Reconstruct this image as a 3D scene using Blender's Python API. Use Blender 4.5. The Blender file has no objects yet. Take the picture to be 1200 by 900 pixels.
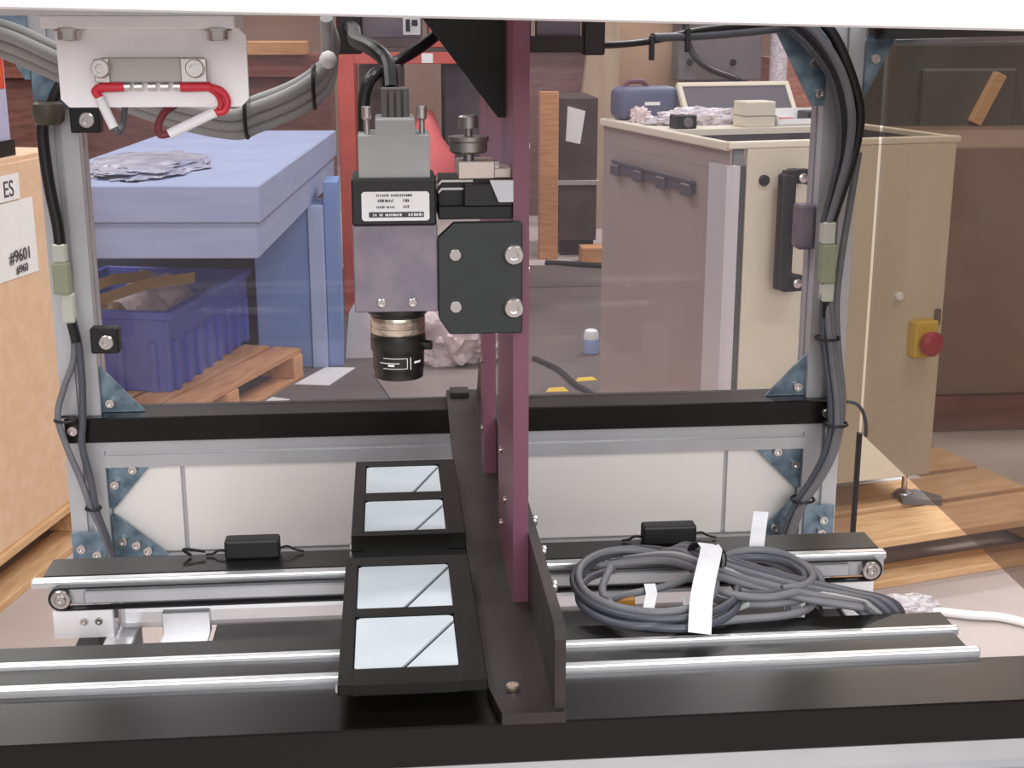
import bpy, bmesh, math, random
from mathutils import Vector, Matrix

random.seed(7)
SC = bpy.context.scene
COL = SC.collection
PI = math.pi

# ------------------------------------------------------------------ camera, world, lights, exposure
cam_data = bpy.data.cameras.new('camera')
cam_data.sensor_fit = 'HORIZONTAL'
cam_data.sensor_width = 36.0
cam_data.lens = 36.0 * 1600.0 / 1200.0
cam_data.clip_start = 0.02
cam = bpy.data.objects.new('camera', cam_data)
COL.objects.link(cam)
cam.location = (0, 0, 1.45)
cam.rotation_euler = (math.radians(90 - 15.0), 0, math.radians(-5.2))
SC.camera = cam

SC.view_settings.view_transform = 'Standard'
SC.view_settings.look = 'None'
SC.view_settings.exposure = 0.0
SC.view_settings.gamma = 1.0
SC.view_settings.use_curve_mapping = False

world = bpy.data.worlds.new('world')
SC.world = world
world.use_nodes = True
bg = world.node_tree.nodes['Background']
bg.inputs[0].default_value = (1.0, 0.965, 0.965, 1)
bg.inputs[1].default_value = 0.42


def area_light(name, loc, target, sx, sy, power, col=(1, 1, 1)):
    d = bpy.data.lights.new(name, 'AREA')
    d.shape = 'RECTANGLE'
    d.size, d.size_y, d.energy, d.color = sx, sy, power, col
    o = bpy.data.objects.new(name, d)
    COL.objects.link(o)
    o.location = loc
    v = Vector(target) - Vector(loc)
    o.rotation_euler = v.to_track_quat('-Z', 'Y').to_euler()
    return o


# fluorescent fixtures under the roof; last one added for a reflection on the front crossbar
for i, (x, y, p) in enumerate([(-2.4, 1.0, 95), (2.4, 1.0, 95), (-2.4, 5.2, 110), (2.4, 5.2, 110), (-2.4, 9.6, 90), (3.6, 8.7, 200)]):
    area_light('fluorescent_lamp', (x, y, 5.0), (x, y, 0), 2.4, 0.4, p, (1.0, 0.97, 0.95))
# frontal light added high behind the camera, its source unseen
area_light('front_fill_light', (0.6, -4.0, 3.0), (0.2, 2.0, 1.0), 4.0, 2.4, 255, (0.98, 0.98, 1.0))


# ------------------------------------------------------------------ materials
def lin(c):
    out = []
    for v in c:
        v /= 255.0
        out.append(v / 12.92 if v <= 0.04045 else ((v + 0.055) / 1.055) ** 2.4)
    return (out[0], out[1], out[2], 1.0)


MATS = {}


def mat(name, rgb, rough=0.5, metal=0.0, var=0.0, scale=20.0, stretch=(1, 1, 1), bump=0.0, rgb2=None, spec=0.5,
        detail=4.0, coat=0.0, rvar=0.0, lo=0.35, hi=0.65):
    if name in MATS:
        return MATS[name]
    m = bpy.data.materials.new(name)
    m.use_nodes = True
    nt = m.node_tree
    b = nt.nodes['Principled BSDF']
    b.inputs['Roughness'].default_value = rough
    b.inputs['Metallic'].default_value = metal
    b.inputs['Specular IOR Level'].default_value = spec
    if coat:
        b.inputs['Coat Weight'].default_value = coat
        b.inputs['Coat Roughness'].default_value = 0.08
    c = lin(rgb)
    b.inputs['Base Color'].default_value = c
    if var or rgb2 or bump or rvar:
        tc = nt.nodes.new('ShaderNodeTexCoord')
        mp = nt.nodes.new('ShaderNodeMapping')
        mp.inputs['Scale'].default_value = stretch
        nz = nt.nodes.new('ShaderNodeTexNoise')
        nz.inputs['Scale'].default_value = scale
        nz.inputs['Detail'].default_value = detail
        nt.links.new(tc.outputs['Object'], mp.inputs[0])
        nt.links.new(mp.outputs[0], nz.inputs['Vector'])
        if var or rgb2:
            cr = nt.nodes.new('ShaderNodeValToRGB')
            cr.color_ramp.elements[0].position = lo
            cr.color_ramp.elements[1].position = hi
            c2 = lin(rgb2) if rgb2 else tuple([min(1, v * (1 + var)) for v in c[:3]] + [1])
            c1 = c if rgb2 else tuple([v * (1 - var) for v in c[:3]] + [1])
            cr.color_ramp.elements[0].color = c1
            cr.color_ramp.elements[1].color = c2
            nt.links.new(nz.outputs['Fac'], cr.inputs[0])
            nt.links.new(cr.outputs[0], b.inputs['Base Color'])
        if rvar:
            mr = nt.nodes.new('ShaderNodeMapRange')
            mr.inputs['To Min'].default_value = max(0.02, rough - rvar)
            mr.inputs['To Max'].default_value = min(1, rough + rvar)
            nt.links.new(nz.outputs['Fac'], mr.inputs[0])
            nt.links.new(mr.outputs[0], b.inputs['Roughness'])
        if bump:
            bp = nt.nodes.new('ShaderNodeBump')
            bp.inputs['Strength'].default_value = bump
            bp.inputs['Distance'].default_value = 0.01
            nt.links.new(nz.outputs['Fac'], bp.inputs['Height'])
            nt.links.new(bp.outputs[0], b.inputs['Normal'])
    MATS[name] = m
    return m


def glass_mat(name, tint, clear, rough=0.03, refl=0.5):
    """thin sheet: mostly see-through, tinted, with fresnel reflection"""
    m = bpy.data.materials.new(name)
    m.use_nodes = True
    nt = m.node_tree
    for n in list(nt.nodes):
        nt.nodes.remove(n)
    out = nt.nodes.new('ShaderNodeOutputMaterial')
    tr = nt.nodes.new('ShaderNodeBsdfTransparent')
    tr.inputs[0].default_value = tint
    di = nt.nodes.new('ShaderNodeBsdfPrincipled')
    di.inputs['Base Color'].default_value = clear[1]
    di.inputs['Roughness'].default_value = 0.6
    mx = nt.nodes.new('ShaderNodeMixShader')
    mx.inputs[0].default_value = clear[0]
    nt.links.new(tr.outputs[0], mx.inputs[1])
    nt.links.new(di.outputs[0], mx.inputs[2])
    gl = nt.nodes.new('ShaderNodeBsdfGlossy')
    gl.inputs['Roughness'].default_value = rough
    fr = nt.nodes.new('ShaderNodeFresnel')
    fr.inputs['IOR'].default_value = 1.0 + refl
    geo = nt.nodes.new('ShaderNodeNewGeometry')
    inv = nt.nodes.new('ShaderNodeMath')          # the sheet's inner faces do not mirror
    inv.operation = 'SUBTRACT'
    inv.inputs[0].default_value = 1.0
    nt.links.new(geo.outputs['Backfacing'], inv.inputs[1])
    mul = nt.nodes.new('ShaderNodeMath')
    mul.operation = 'MULTIPLY'
    nt.links.new(fr.outputs[0], mul.inputs[0])
    nt.links.new(inv.outputs[0], mul.inputs[1])
    m2 = nt.nodes.new('ShaderNodeMixShader')
    nt.links.new(mul.outputs[0], m2.inputs[0])
    nt.links.new(mx.outputs[0], m2.inputs[1])
    nt.links.new(gl.outputs[0], m2.inputs[2])
    nt.links.new(m2.outputs[0], out.inputs[0])
    MATS[name] = m
    return m


ALU = mat('anodised_aluminium', (190, 191, 194), 0.38, 0.4, var=0.05, scale=14, stretch=(1, 1, 1), rvar=0.05)
ALUB = mat('bright_aluminium', (226, 226, 228), 0.28, 0.6, var=0.04, scale=30)
ALUP = mat('milled_aluminium_plate', (242, 240, 242), 0.38, 0.12, var=0.04, scale=40)
ZINC = mat('blue_zinc_plate', (72, 92, 110), 0.35, 0.6, rgb2=(150, 174, 188), scale=45, lo=0.3, hi=0.75)
STEEL = mat('bright_steel', (208, 203, 200), 0.24, 0.9)
BLK = mat('black_anodised', (18, 17, 15), 0.28, 0.0, spec=0.28)
BLK2 = mat('matte_black', (18, 18, 19), 0.55, 0.0, var=0.1, scale=40)
BLKG = mat('black_lens_barrel', (22, 23, 22), 0.3, 0.0, spec=0.6)
GRN_BLK = mat('black_coated_bracket', (28, 34, 33), 0.42, 0.0, var=0.08, scale=60)
RUB = mat('belt_rubber', (24, 24, 24), 0.35, 0.0, var=0.12, scale=50)
MAR = mat('maroon_anodised', (130, 78, 97), 0.4, 0.15, rgb2=(118, 70, 88), scale=18, stretch=(1, 1, 0.15))
MARD = mat('dark_brown_anodised', (50, 43, 41), 0.42, 0.0, rgb2=(40, 34, 34), scale=16, rvar=0.08)
GREYC = mat('grey_camera_cover', (168, 170, 170), 0.55, 0.0, var=0.03, scale=60)
MAUVE = mat('mauve_grey_cast', (136, 124, 132), 0.5, 0.35, rgb2=(116, 110, 122), scale=35)
BRASS = mat('pale_brass', (226, 214, 200), 0.22, 0.85, rgb2=(160, 146, 124), scale=60, lo=0.4, hi=0.7)
WHITEP = mat('white_panel_enamel', (246, 243, 239), 0.45, 0.0, var=0.015, scale=6)
HEAD = mat('white_header_enamel', (240, 240, 240), 0.4)
PAPER = mat('white_paper', (238, 238, 238), 0.8, var=0.02, scale=30)
INK = mat('dark_ink', (70, 68, 76), 0.8)
CABG = mat('grey_cable_jacket', (112, 113, 118), 0.5, 0.0, var=0.08, scale=40)
CABL = mat('light_grey_cable_jacket', (166, 167, 166), 0.5, 0.0, var=0.05, scale=40)
CABD = mat('slate_cable_jacket', (78, 80, 88), 0.45, 0.0, var=0.08, scale=40)
CABK = mat('black_cable_jacket', (26, 25, 28), 0.42)
REDW = mat('red_wire', (206, 40, 60), 0.35)
CONN = mat('translucent_connector', (196, 200, 186), 0.4)
CONG = mat('green_tinted_connector', (150, 156, 130), 0.4)
TAGM = mat('white_cable_tag', (232, 233, 236), 0.5, var=0.04, scale=80)
PANE_W = mat('pale_blue_white_pane', (196, 208, 214), 0.14, 0.0, rgb2=(208, 218, 223), scale=12, spec=0.5)  # the ceiling's reflection is put into this pale base colour
CLEAR = glass_mat('clear_polycarbonate', (0.93, 0.92, 0.94, 1), (0.05, (0.6, 0.55, 0.6, 1)), 0.04, 0.42)
SMOKE = glass_mat('smoked_acrylic', (0.74, 0.695, 0.65, 1), (0.10, (0.30, 0.26, 0.24, 1)), 0.2, 0.3)
WRAP = glass_mat('plastic_film', (0.9, 0.9, 0.93, 1), (0.28, (0.85, 0.82, 0.85, 1)), 0.2, 0.5)
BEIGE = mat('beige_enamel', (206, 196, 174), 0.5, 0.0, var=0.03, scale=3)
BEIGES = mat('beige_shaded_side', (158, 144, 141), 0.5, 0.0, var=0.04, scale=3)  # cabinet beige with the shadow tint of its side put into the colour
CREAM = mat('cream_trim', (222, 213, 194), 0.5)
WOOD = mat('pallet_pine', (222, 184, 140), 0.75, 0.0, rgb2=(204, 160, 116), scale=5, stretch=(1.5, 14, 14), bump=0.25)
WOODO = mat('orange_pine', (212, 160, 112), 0.75, 0.0, rgb2=(192, 134, 88), scale=5, stretch=(1.5, 14, 14), bump=0.25)
PLY = mat('crate_particle_board', (228, 196, 166), 0.8, 0.0, rgb2=(222, 186, 153), scale=26, detail=8)
FOAM = mat('blue_foam', (164, 176, 206), 0.85, 0.0, rgb2=(156, 168, 200), scale=5, stretch=(1, 1, 8))
FOAML = mat('pale_blue_foam_edge', (170, 188, 222), 0.85, 0.0, var=0.05, scale=8)
TOTE = mat('blue_tote_plastic', (92, 104, 192), 0.45, 0.0, var=0.08, scale=12)
FOAMV = mat('blue_board', (120, 148, 200), 0.8, 0.0, rgb2=(132, 158, 206), scale=4)
ORANGE = mat('rack_orange_red', (196, 78, 62), 0.55, 0.0, var=0.08, scale=14)
RBROWN = mat('red_brown_timber', (128, 84, 74), 0.8, 0.0, rgb2=(104, 66, 60), scale=4, stretch=(2, 2, 10))
DBROWN = mat('dark_brown_goods', (84, 66, 62), 0.8, 0.0, rgb2=(66, 52, 50), scale=8)
DGREY = mat('dark_grey_goods', (84, 80, 82), 0.8, 0.0, rgb2=(70, 68, 72), scale=18)
MGREY = mat('mid_grey_enamel', (112, 106, 108), 0.6, 0.0, var=0.05, scale=5)
TANW = mat('tan_canvas', (186, 164, 138), 0.9, 0.0, rgb2=(172, 150, 126), scale=3, stretch=(6, 6, 1))
REDC = mat('pinkish_red_plastic', (224, 108, 108), 0.5)
NAVY = mat('slate_blue_case', (92, 96, 122), 0.5, 0.0, var=0.06, scale=8)
YELL = mat('yellow_plastic', (222, 188, 66), 0.5)
REDB = mat('red_button', (168, 44, 60), 0.4)
BUBB = mat('bubble_wrap', (228, 222, 226), 0.25, 0.0, rgb2=(196, 186, 190), scale=60, bump=0.8)
BAG = mat('crumpled_pale_plastic', (226, 206, 204), 0.35, 0.0, rgb2=(198, 182, 182), scale=14, bump=0.7)
FOAMW = mat('light_grey_foam_sheet', (196, 192, 192), 0.7, 0.0, var=0.03, scale=10)


# ------------------------------------------------------------------ mesh builder
class B:
    def __init__(s):
        s.bm = bmesh.new()

    def box(s, x0, x1, y0, y1, z0, z1, bev=0.0, seg=1, M=None):
        r = bmesh.ops.create_cube(s.bm, size=1.0)
        vs = r['verts']
        for v in vs:
            v.co = Vector(((x0 + x1) / 2 + v.co.x * (x1 - x0), (y0 + y1) / 2 + v.co.y * (y1 - y0), (z0 + z1) / 2 + v.co.z * (z1 - z0)))
        if bev > 0:
            es = list({e for v in vs for e in v.link_edges})
            rr = bmesh.ops.bevel(s.bm, geom=es, offset=bev, segments=seg, affect='EDGES', profile=0.5)
            vs = list({v for f in rr['faces'] for v in f.verts} | {v for v in vs if v.is_valid})
        if M is not None:
            for v in vs:
                v.co = M @ v.co
        return s

    def prism(s, pts, axis, a, b, M=None):
        """extrude a 2D outline along axis: 'x' (pts=y,z), 'y' (pts=x,z), 'z' (pts=x,y)"""
        def mk(p, t):
            if axis == 'x':
                return Vector((t, p[0], p[1]))
            if axis == 'y':
                return Vector((p[0], t, p[1]))
            return Vector((p[0], p[1], t))
        va = [s.bm.verts.new(mk(p, a)) for p in pts]
        vb = [s.bm.verts.new(mk(p, b)) for p in pts]
        n = len(pts)
        fs = [s.bm.faces.new(va), s.bm.faces.new(vb[::-1])]
        for i in range(n):
            j = (i + 1) % n
            fs.append(s.bm.faces.new((va[i], vb[i], vb[j], va[j])))
        if M is not None:
            for v in va + vb:
                v.co = M @ v.co
        bmesh.ops.recalc_face_normals(s.bm, faces=fs)
        return s

    def lathe(s, prof, c=(0, 0, 0), axis='z', seg=28):
        """prof: list of (r, t) along axis"""
        c = Vector(c)
        rings = []
        for r, t in prof:
            ring = []
            for k in range(seg):
                a = 2 * PI * k / seg
                u, w = r * math.cos(a), r * math.sin(a)
                if axis == 'z':
                    p = Vector((u, w, t))
                elif axis == 'y':
                    p = Vector((u, t, w))
                else:
                    p = Vector((t, u, w))
                ring.append(s.bm.verts.new(c + p))
            rings.append(ring)
        fs = []
        for a, b in zip(rings, rings[1:]):
            for k in range(seg):
                j = (k + 1) % seg
                fs.append(s.bm.faces.new((a[k], a[j], b[j], b[k])))
        fs.append(s.bm.faces.new(rings[0][::-1]))
        fs.append(s.bm.faces.new(rings[-1]))
        bmesh.ops.recalc_face_normals(s.bm, faces=fs)
        return s

    def rod(s, p0, p1, r, r1=None, seg=12):
        p0, p1 = Vector(p0), Vector(p1)
        r1 = r if r1 is None else r1
        d = (p1 - p0).normalized()
        u = d.orthogonal().normalized()
        w = d.cross(u)
        A, Bq = [], []
        for k in range(seg):
            a = 2 * PI * k / seg
            o = u * math.cos(a) + w * math.sin(a)
            A.append(s.bm.verts.new(p0 + o * r))
            Bq.append(s.bm.verts.new(p1 + o * r1))
        fs = [s.bm.faces.new(A[::-1]), s.bm.faces.new(Bq)]
        for k in range(seg):
            j = (k + 1) % seg
            fs.append(s.bm.faces.new((A[k], A[j], Bq[j], Bq[k])))
        bmesh.ops.recalc_face_normals(s.bm, faces=fs)
        return s

    def tube(s, pts, r, seg=12, sub=6, closed=False):
        P = [Vector(p) for p in pts]
        n = len(P)
        path = []
        rng = range(n) if closed else range(n - 1)
        for i in rng:
            if closed:
                p0, p1, p2, p3 = P[(i - 1) % n], P[i], P[(i + 1) % n], P[(i + 2) % n]
            else:
                p0 = P[i - 1] if i > 0 else P[0] * 2 - P[1]
                p1, p2 = P[i], P[i + 1]
                p3 = P[i + 2] if i + 2 < n else P[-1] * 2 - P[-2]
            for k in range(sub):
                t = k / sub
                path.append(0.5 * ((2 * p1) + (p2 - p0) * t + (2 * p0 - 5 * p1 + 4 * p2 - p3) * t * t + (3 * p1 - p0 - 3 * p2 + p3) * t ** 3))
        if not closed:
            path.append(P[-1].copy())
        m = len(path)
        rings = []
        u = None
        for i in range(m):
            a = path[(i - 1) % m] if (closed or i > 0) else path[0]
            b = path[(i + 1) % m] if (closed or i < m - 1) else path[-1]
            d = (b - a).normalized()
            u = d.orthogonal().normalized() if u is None else (u - d * u.dot(d)).normalized()
            w = d.cross(u)
            rings.append([s.bm.verts.new(path[i] + u * r * math.cos(2 * PI * k / seg) + w * r * math.sin(2 * PI * k / seg)) for k in range(seg)])
        fs = []
        pairs = list(zip(rings, rings[1:])) + ([(rings[-1], rings[0])] if closed else [])
        for a, b in pairs:
            for k in range(seg):
                j = (k + 1) % seg
                fs.append(s.bm.faces.new((a[k], a[j], b[j], b[k])))
        if not closed:
            fs.append(s.bm.faces.new(rings[0][::-1]))
            fs.append(s.bm.faces.new(rings[-1]))
        bmesh.ops.recalc_face_normals(s.bm, faces=fs)
        return s

    def ribbon(s, pts, width_vec, th):
        """flat strip following pts, of given width vector and thickness"""
        P = [Vector(p) for p in pts]
        W = Vector(width_vec) / 2
        rows = []
        for i, p in enumerate(P):
            a = P[max(0, i - 1)]
            b = P[min(len(P) - 1, i + 1)]
            nrm = (b - a).cross(W).normalized() * th / 2
            rows.append([s.bm.verts.new(p - W - nrm), s.bm.verts.new(p + W - nrm), s.bm.verts.new(p + W + nrm), s.bm.verts.new(p - W + nrm)])
        fs = []
        for a, b in zip(rows, rows[1:]):
            for k in range(4):
                j = (k + 1) % 4
                fs.append(s.bm.faces.new((a[k], a[j], b[j], b[k])))
        fs.append(s.bm.faces.new(rows[0][::-1]))
        fs.append(s.bm.faces.new(rows[-1]))
        bmesh.ops.recalc_face_normals(s.bm, faces=fs)
        return s


ORG = {}


def make(name, b, material, parent=None, world=True, smooth=False):
    """link the builder as ONE mesh object; vertices were given in world space (world=True) or in the parent's space"""
    bm = b.bm
    xs = [v.co.x for v in bm.verts]
    ys = [v.co.y for v in bm.verts]
    zs = [v.co.z for v in bm.verts]
    o = Vector(((min(xs) + max(xs)) / 2, (min(ys) + max(ys)) / 2, min(zs)))
    for v in bm.verts:
        v.co -= o
    me = bpy.data.meshes.new(name)
    if smooth:
        for f in bm.faces:
            f.smooth = True
    bm.to_mesh(me)
    bm.free()
    if smooth:
        me.set_sharp_from_angle(angle=math.radians(38))
    me.materials.append(material)
    ob = bpy.data.objects.new(name, me)
    COL.objects.link(ob)
    if parent is not None:
        ob.parent = parent
        ob.location = o - ORG[parent]
        ORG[ob] = o
    else:
        ob.location = o
        ORG[ob] = o
    return ob


def thing(name, label, cat, loc=(0, 0, 0), rz=0.0, group=None):
    o = bpy.data.objects.new(name, None)
    o.empty_display_size = 0.05
    COL.objects.link(o)
    o.location = loc
    o.rotation_euler = (0, 0, rz)
    tag(o, label, cat, group)
    ORG[o] = Vector(loc)
    return o


def tag(o, label, cat, group=None):
    o['label'] = label
    o['category'] = cat
    if group:
        o['group'] = group
    return o


def lpart(name, b, material, t, smooth=False):
    """a part given in the thing's own (local, possibly rotated) space"""
    ob = make(name, b, material, None, True, smooth)
    loc = ob.location.copy()
    ob.parent = t
    ob.location = loc
    ORG[ob] = loc
    return ob


def lsub(name, b, material, p, smooth=False):
    """a sub-part whose shape is given in the grandparent's local space"""
    ob = make(name, b, material, None, True, smooth)
    loc = ob.location.copy()
    ob.parent = p
    ob.location = loc - ORG[p]
    return ob


def structure(name, b, material):
    o = make(name, b, material)
    o['kind'] = 'structure'
    return o


def slot_profile(cx, cz, w, h, g=0.009, d=0.007):
    """outline of a T-slot aluminium extrusion: one groove in the middle of each side"""
    a, c = w / 2, h / 2
    k = g / 2
    return [(cx + p[0], cz + p[1]) for p in [
        (-a, -c), (-k, -c), (-k, -c + d), (k, -c + d), (k, -c), (a, -c), (a, -k), (a - d, -k), (a - d, k), (a, k),
        (a, c), (k, c), (k, c - d), (-k, c - d), (-k, c), (-a, c), (-a, k), (-a + d, k), (-a + d, -k), (-a, -k)]]


def socket_screw(parent, c, axis, r, h, material=None, name='screw', sub=True, world=True):
    """cap screw: head with a recessed hexagon; c is the seat, head grows along -axis direction given by sign of h"""
    b = B()
    b.lathe([(r * 0.92, 0), (r, h * 0.15), (r, h * 0.8), (r * 0.88, h), (r * 0.5, h), (r * 0.45, h * 0.55)], c, axis, 16)
    return make(name, b, material or STEEL, parent, world, True)


# ------------------------------------------------------------------ setting
floor_m = mat('concrete_floor', (196, 184, 180), 0.6, 0.0, rgb2=(172, 160, 156), scale=1.6, detail=8, rvar=0.1)
structure('floor', B().box(-9, 9, -6, 16, -0.1, 0), floor_m)
wall_m = mat('warehouse_wall_paint', (166, 138, 122), 0.8, 0.0, rgb2=(150, 122, 108), scale=1.2)
structure('wall_back', B().box(-9, 9, 14, 14.2, 0, 6), wall_m)
structure('wall_left', B().box(-9.2, -9, -6, 14.2, 0, 6), wall_m)
structure('wall_right', B().box(9, 9.2, -6, 14.2, 0, 6), wall_m)

# ------------------------------------------------------------------ machine frame
FR = thing('machine_frame', 'aluminium extrusion machine frame with black crossbars and white rear panels', 'machine', (0.083, 1.2, 0))
for cx in (-0.3635, 0.5295):
    b = B()
    b.prism(slot_profile(cx, 1.5995, 0.045, 0.045, 0.008, 0.006), 'z', 0.0, 1.50)
    make('post', b, ALU, FR)
for cx in (-0.3635, 0.5295):
    make('front_leg', B().prism(slot_profile(cx, 0.8425, 0.045, 0.045), 'z', 0.0, 0.97), ALU, FR)
    make('side_rail', B().prism(slot_profile(cx, 0.45, 0.045, 0.045), 'y', 0.865, 1.577), ALU, FR)
    make('top_side_rail', B().prism(slot_profile(cx, 1.5225, 0.045, 0.045), 'y', 0.632, 1.622), ALU, FR)
rb = B()
rb.box(-0.381, 0.537, 1.562, 1.5765, 0.970, 1.0, 0.0012)
rb.box(-0.3405, 0.5065, 1.574, 1.622, 0.984, 0.9998, 0.0008)
rear_bar = make('rear_crossbar', rb, BLK, FR)
socket_screw(rear_bar, (-0.371, 1.562, 0.986), 'y', 0.006, -0.005)
socket_screw(rear_bar, (0.528, 1.562, 0.984), 'y', 0.006, -0.005)
make('front_crossbar', B().box(-0.40, 0.56, 0.81, 0.876, 0.970, 1.0, 0.0012), BLK, FR)
make('front_extrusion', B().prism(slot_profile(0.8375, 0.9475, 0.045, 0.045, 0.01, 0.006), 'x', -0.341, 0.507), ALU, FR)
make('rear_extrusion', B().prism(slot_profile(1.5995, 0.952, 0.045, 0.036, 0.006, 0.004), 'x', -0.341, 0.507), ALU, FR)
make('lower_extrusion', B().prism(slot_profile(1.5995, 0.7945, 0.045, 0.045), 'x', -0.341, 0.507), ALU, FR)
make('upper_extrusion', B().prism(slot_profile(1.5995, 1.4775, 0.045, 0.045), 'x', -0.341, 0.507), ALU, FR)
make('overhead_bar', B().box(-0.341, 0.507, 0.76, 0.86, 1.4515, 1.50), ALU, FR)
make('camera_bar', B().prism(slot_profile(1.06, 1.4925, 0.045, 0.045), 'x', -0.386, 0.552), ALU, FR)
for x0, x1 in ((-0.3405, -0.2575), (-0.2525, 0.4125), (0.4175, 0.5065)):
    make('white_panel', B().box(x0, x1, 1.600, 1.604, 0.817, 0.9345, 0.0008), WHITEP, FR)
for x in (-0.255, 0.415):
    make('seam_strip', B().box(x - 0.008, x + 0.008, 1.604, 1.607, 0.817, 0.9345), ALU, FR)


def gusset(pts, bolts, y0=1.5715, th=0.005):
    g = make('gusset_plate', B().prism(pts, 'y', y0, y0 + th), ZINC, FR)
    for (x, z) in bolts:
        socket_screw(g, (x, y0, z), 'y', 0.0058, -0.006, STEEL, 'bolt')
    return g


gusset([(-0.3405, 1.0005), (-0.292, 1.0005), (-0.3405, 1.056)], [(-0.331, 1.012)], 1.586)
gusset([(0.5065, 1.0005), (0.5065, 1.052), (0.458, 1.0005)], [(0.497, 1.012)], 1.586)
gusset([(-0.3405, 0.9335), (-0.3405, 0.880), (-0.336, 0.880), (-0.290, 0.9335)], [(-0.333, 0.911), (-0.311, 0.929)], 1.586)
gusset([(0.5065, 0.9335), (0.5065, 0.880), (0.502, 0.880), (0.448, 0.9335)], [(0.499, 0.911), (0.476, 0.929)], 1.586)
gusset([(-0.3405, 0.8175), (-0.3405, 0.871), (-0.336, 0.871), (-0.276, 0.8175)], [(-0.329, 0.838), (-0.313, 0.833), (-0.300, 0.825)], 1.586)
gusset([(0.5065, 0.8175), (0.5065, 0.866), (0.502, 0.866), (0.456, 0.8175)], [(0.496, 0.835), (0.478, 0.827)], 1.586)
gusset([(0.5065, 1.455), (0.440, 1.455), (0.440, 1.445), (0.492, 1.352), (0.5065, 1.352)], [(0.492, 1.40), (0.468, 1.436), (0.499, 1.366)], 1.571)
gusset([(0.5525, 1.455), (0.600, 1.455), (0.5525, 1.36)], [(0.562, 1.405)], 1.571)
gusset([(-0.386, 1.455), (-0.430, 1.455), (-0.392, 1.385), (-0.386, 1.385)], [(-0.395, 1.43)], 1.571)
gusset([(-0.345, 1.355), (-0.385, 1.355), (-0.385, 1.412), (-0.345, 1.412)], [(-0.372, 1.396), (-0.356, 1.372)], 1.571)
gusset([(-0.386, 0.812), (-0.347, 0.812), (-0.347, 0.855), (-0.386, 0.855)], [(-0.375, 0.836), (-0.357, 0.828)], 1.571)
gusset([(0.549, 0.812), (0.511, 0.812), (0.511, 0.86), (0.549, 0.86)], [(0.535, 0.842), (0.533, 0.825)], 1.571)

# clear rear pane and the blocks that clamp it
make('clear_pane', B().box(-0.3395, 0.5055, 1.610, 1.614, 1.0005, 1.4545), CLEAR, FR)
for (x0, x1, z0, z1) in ((-0.345, -0.313, 1.328, 1.358), (-0.3425, -0.311, 1.078, 1.108)):
    c = make('clamp_block', B().box(x0, x1, 1.558, 1.5765, z0, z1, 0.0015), BLK2, FR)
    socket_screw(c, ((x0 + x1) / 2 + 0.003, 1.558, (z0 + z1) / 2 - 0.001), 'y', 0.0085, -0.006, STEEL)
make('door_catch', B().box(0.486, 0.507, 1.580, 1.609, 1.182, 1.236, 0.004, 2), MAUVE, FR)
sp = make('smoked_side_strip', B().box(0.5522, 0.584, 1.598, 1.603, 0.803, 1.424), SMOKE, FR)
make('edge_seal', B().box(0.5835, 0.588, 1.596, 1.605, 0.803, 0.945), BLK2, sp)
make('dust_deck', B().box(-0.20, 0.44, 0.90, 1.55, 0.785, 0.80, 0.001), DGREY, FR)
for x in (-0.20, 0.42):
    make('deck_bracket', B().box(x, x + 0.02, 0.86, 1.578, 0.765, 0.7852), ALU, FR)
for x0 in (-0.262, 0.36):
    make('rail_support', B().box(x0, x0 + 0.018, 0.874, 1.09, 0.925, 0.957, 0.001), BLK, FR)
    make('rail_support', B().box(x0 + 0.022, x0 + 0.046, 0.874, 1.09, 0.925, 0.957, 0.001), ALUB, FR)

# overhead junk around the camera bar
ob = make('overhead_bracket', B().box(-0.043, -0.0205, 1.30, 1.33, 1.418, 1.475, 0.001).box(-0.05, 0.05, 1.33, 1.35, 1.455, 1.476), MARD, FR)
pl = make('overhead_plate', B().box(-0.0205, 0.036, 1.315, 1.332, 1.432, 1.475, 0.001), MAUVE, FR)
make('printed_sticker', B().box(0.018, 0.034, 1.3138, 1.315, 1.435, 1.452), PAPER, pl)
make('print', B().box(0.0205, 0.0245, 1.3132, 1.3138, 1.438, 1.449).box(0.026, 0.0315, 1.3132, 1.3138, 1.443, 1.4485), INK, pl)

# white header across the front of the enclosure
b = B()
b.box(-0.56, 0.72, 0.598, 0.632, 1.4487, 1.70, 0.003, 2, Matrix.Translation((0.08, 0, 1.45)) @ Matrix.Rotation(math.radians(1.2), 4, 'Y') @ Matrix.Translation((-0.08, 0, -1.45)))
tag(make('header_panel', b, HEAD), 'long white enamelled header panel across the top of the machine', 'panel')

# smoked side guard
SG = thing('smoked_guard', 'brown smoked acrylic guard sheet on the right side of the machine', 'guard', (0.59, 1.2, 0.93))
b = B()
b.prism([(1.60, 0.944), (0.62, 0.915), (0.62, 1.446), (1.60, 1.422)], 'x', 0.588, 0.592)
make('sheet', b, SMOKE, SG)
b = B()
b.prism([(1.60, 1.421), (0.62, 1.445), (0.62, 1.449), (1.60, 1.425)], 'x', 0.5865, 0.5935)
make('top_edge_strip', b, ALUB, SG)
make('top_rail', B().prism([(1.5715, 1.4265), (0.62, 1.4495), (0.62, 1.475), (1.5715, 1.456)], 'x', 0.562, 0.600), MARD, SG)
make('post_bracket', B().box(0.554, 0.5625, 1.559, 1.5714, 1.432, 1.450), MARD, SG)

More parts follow.
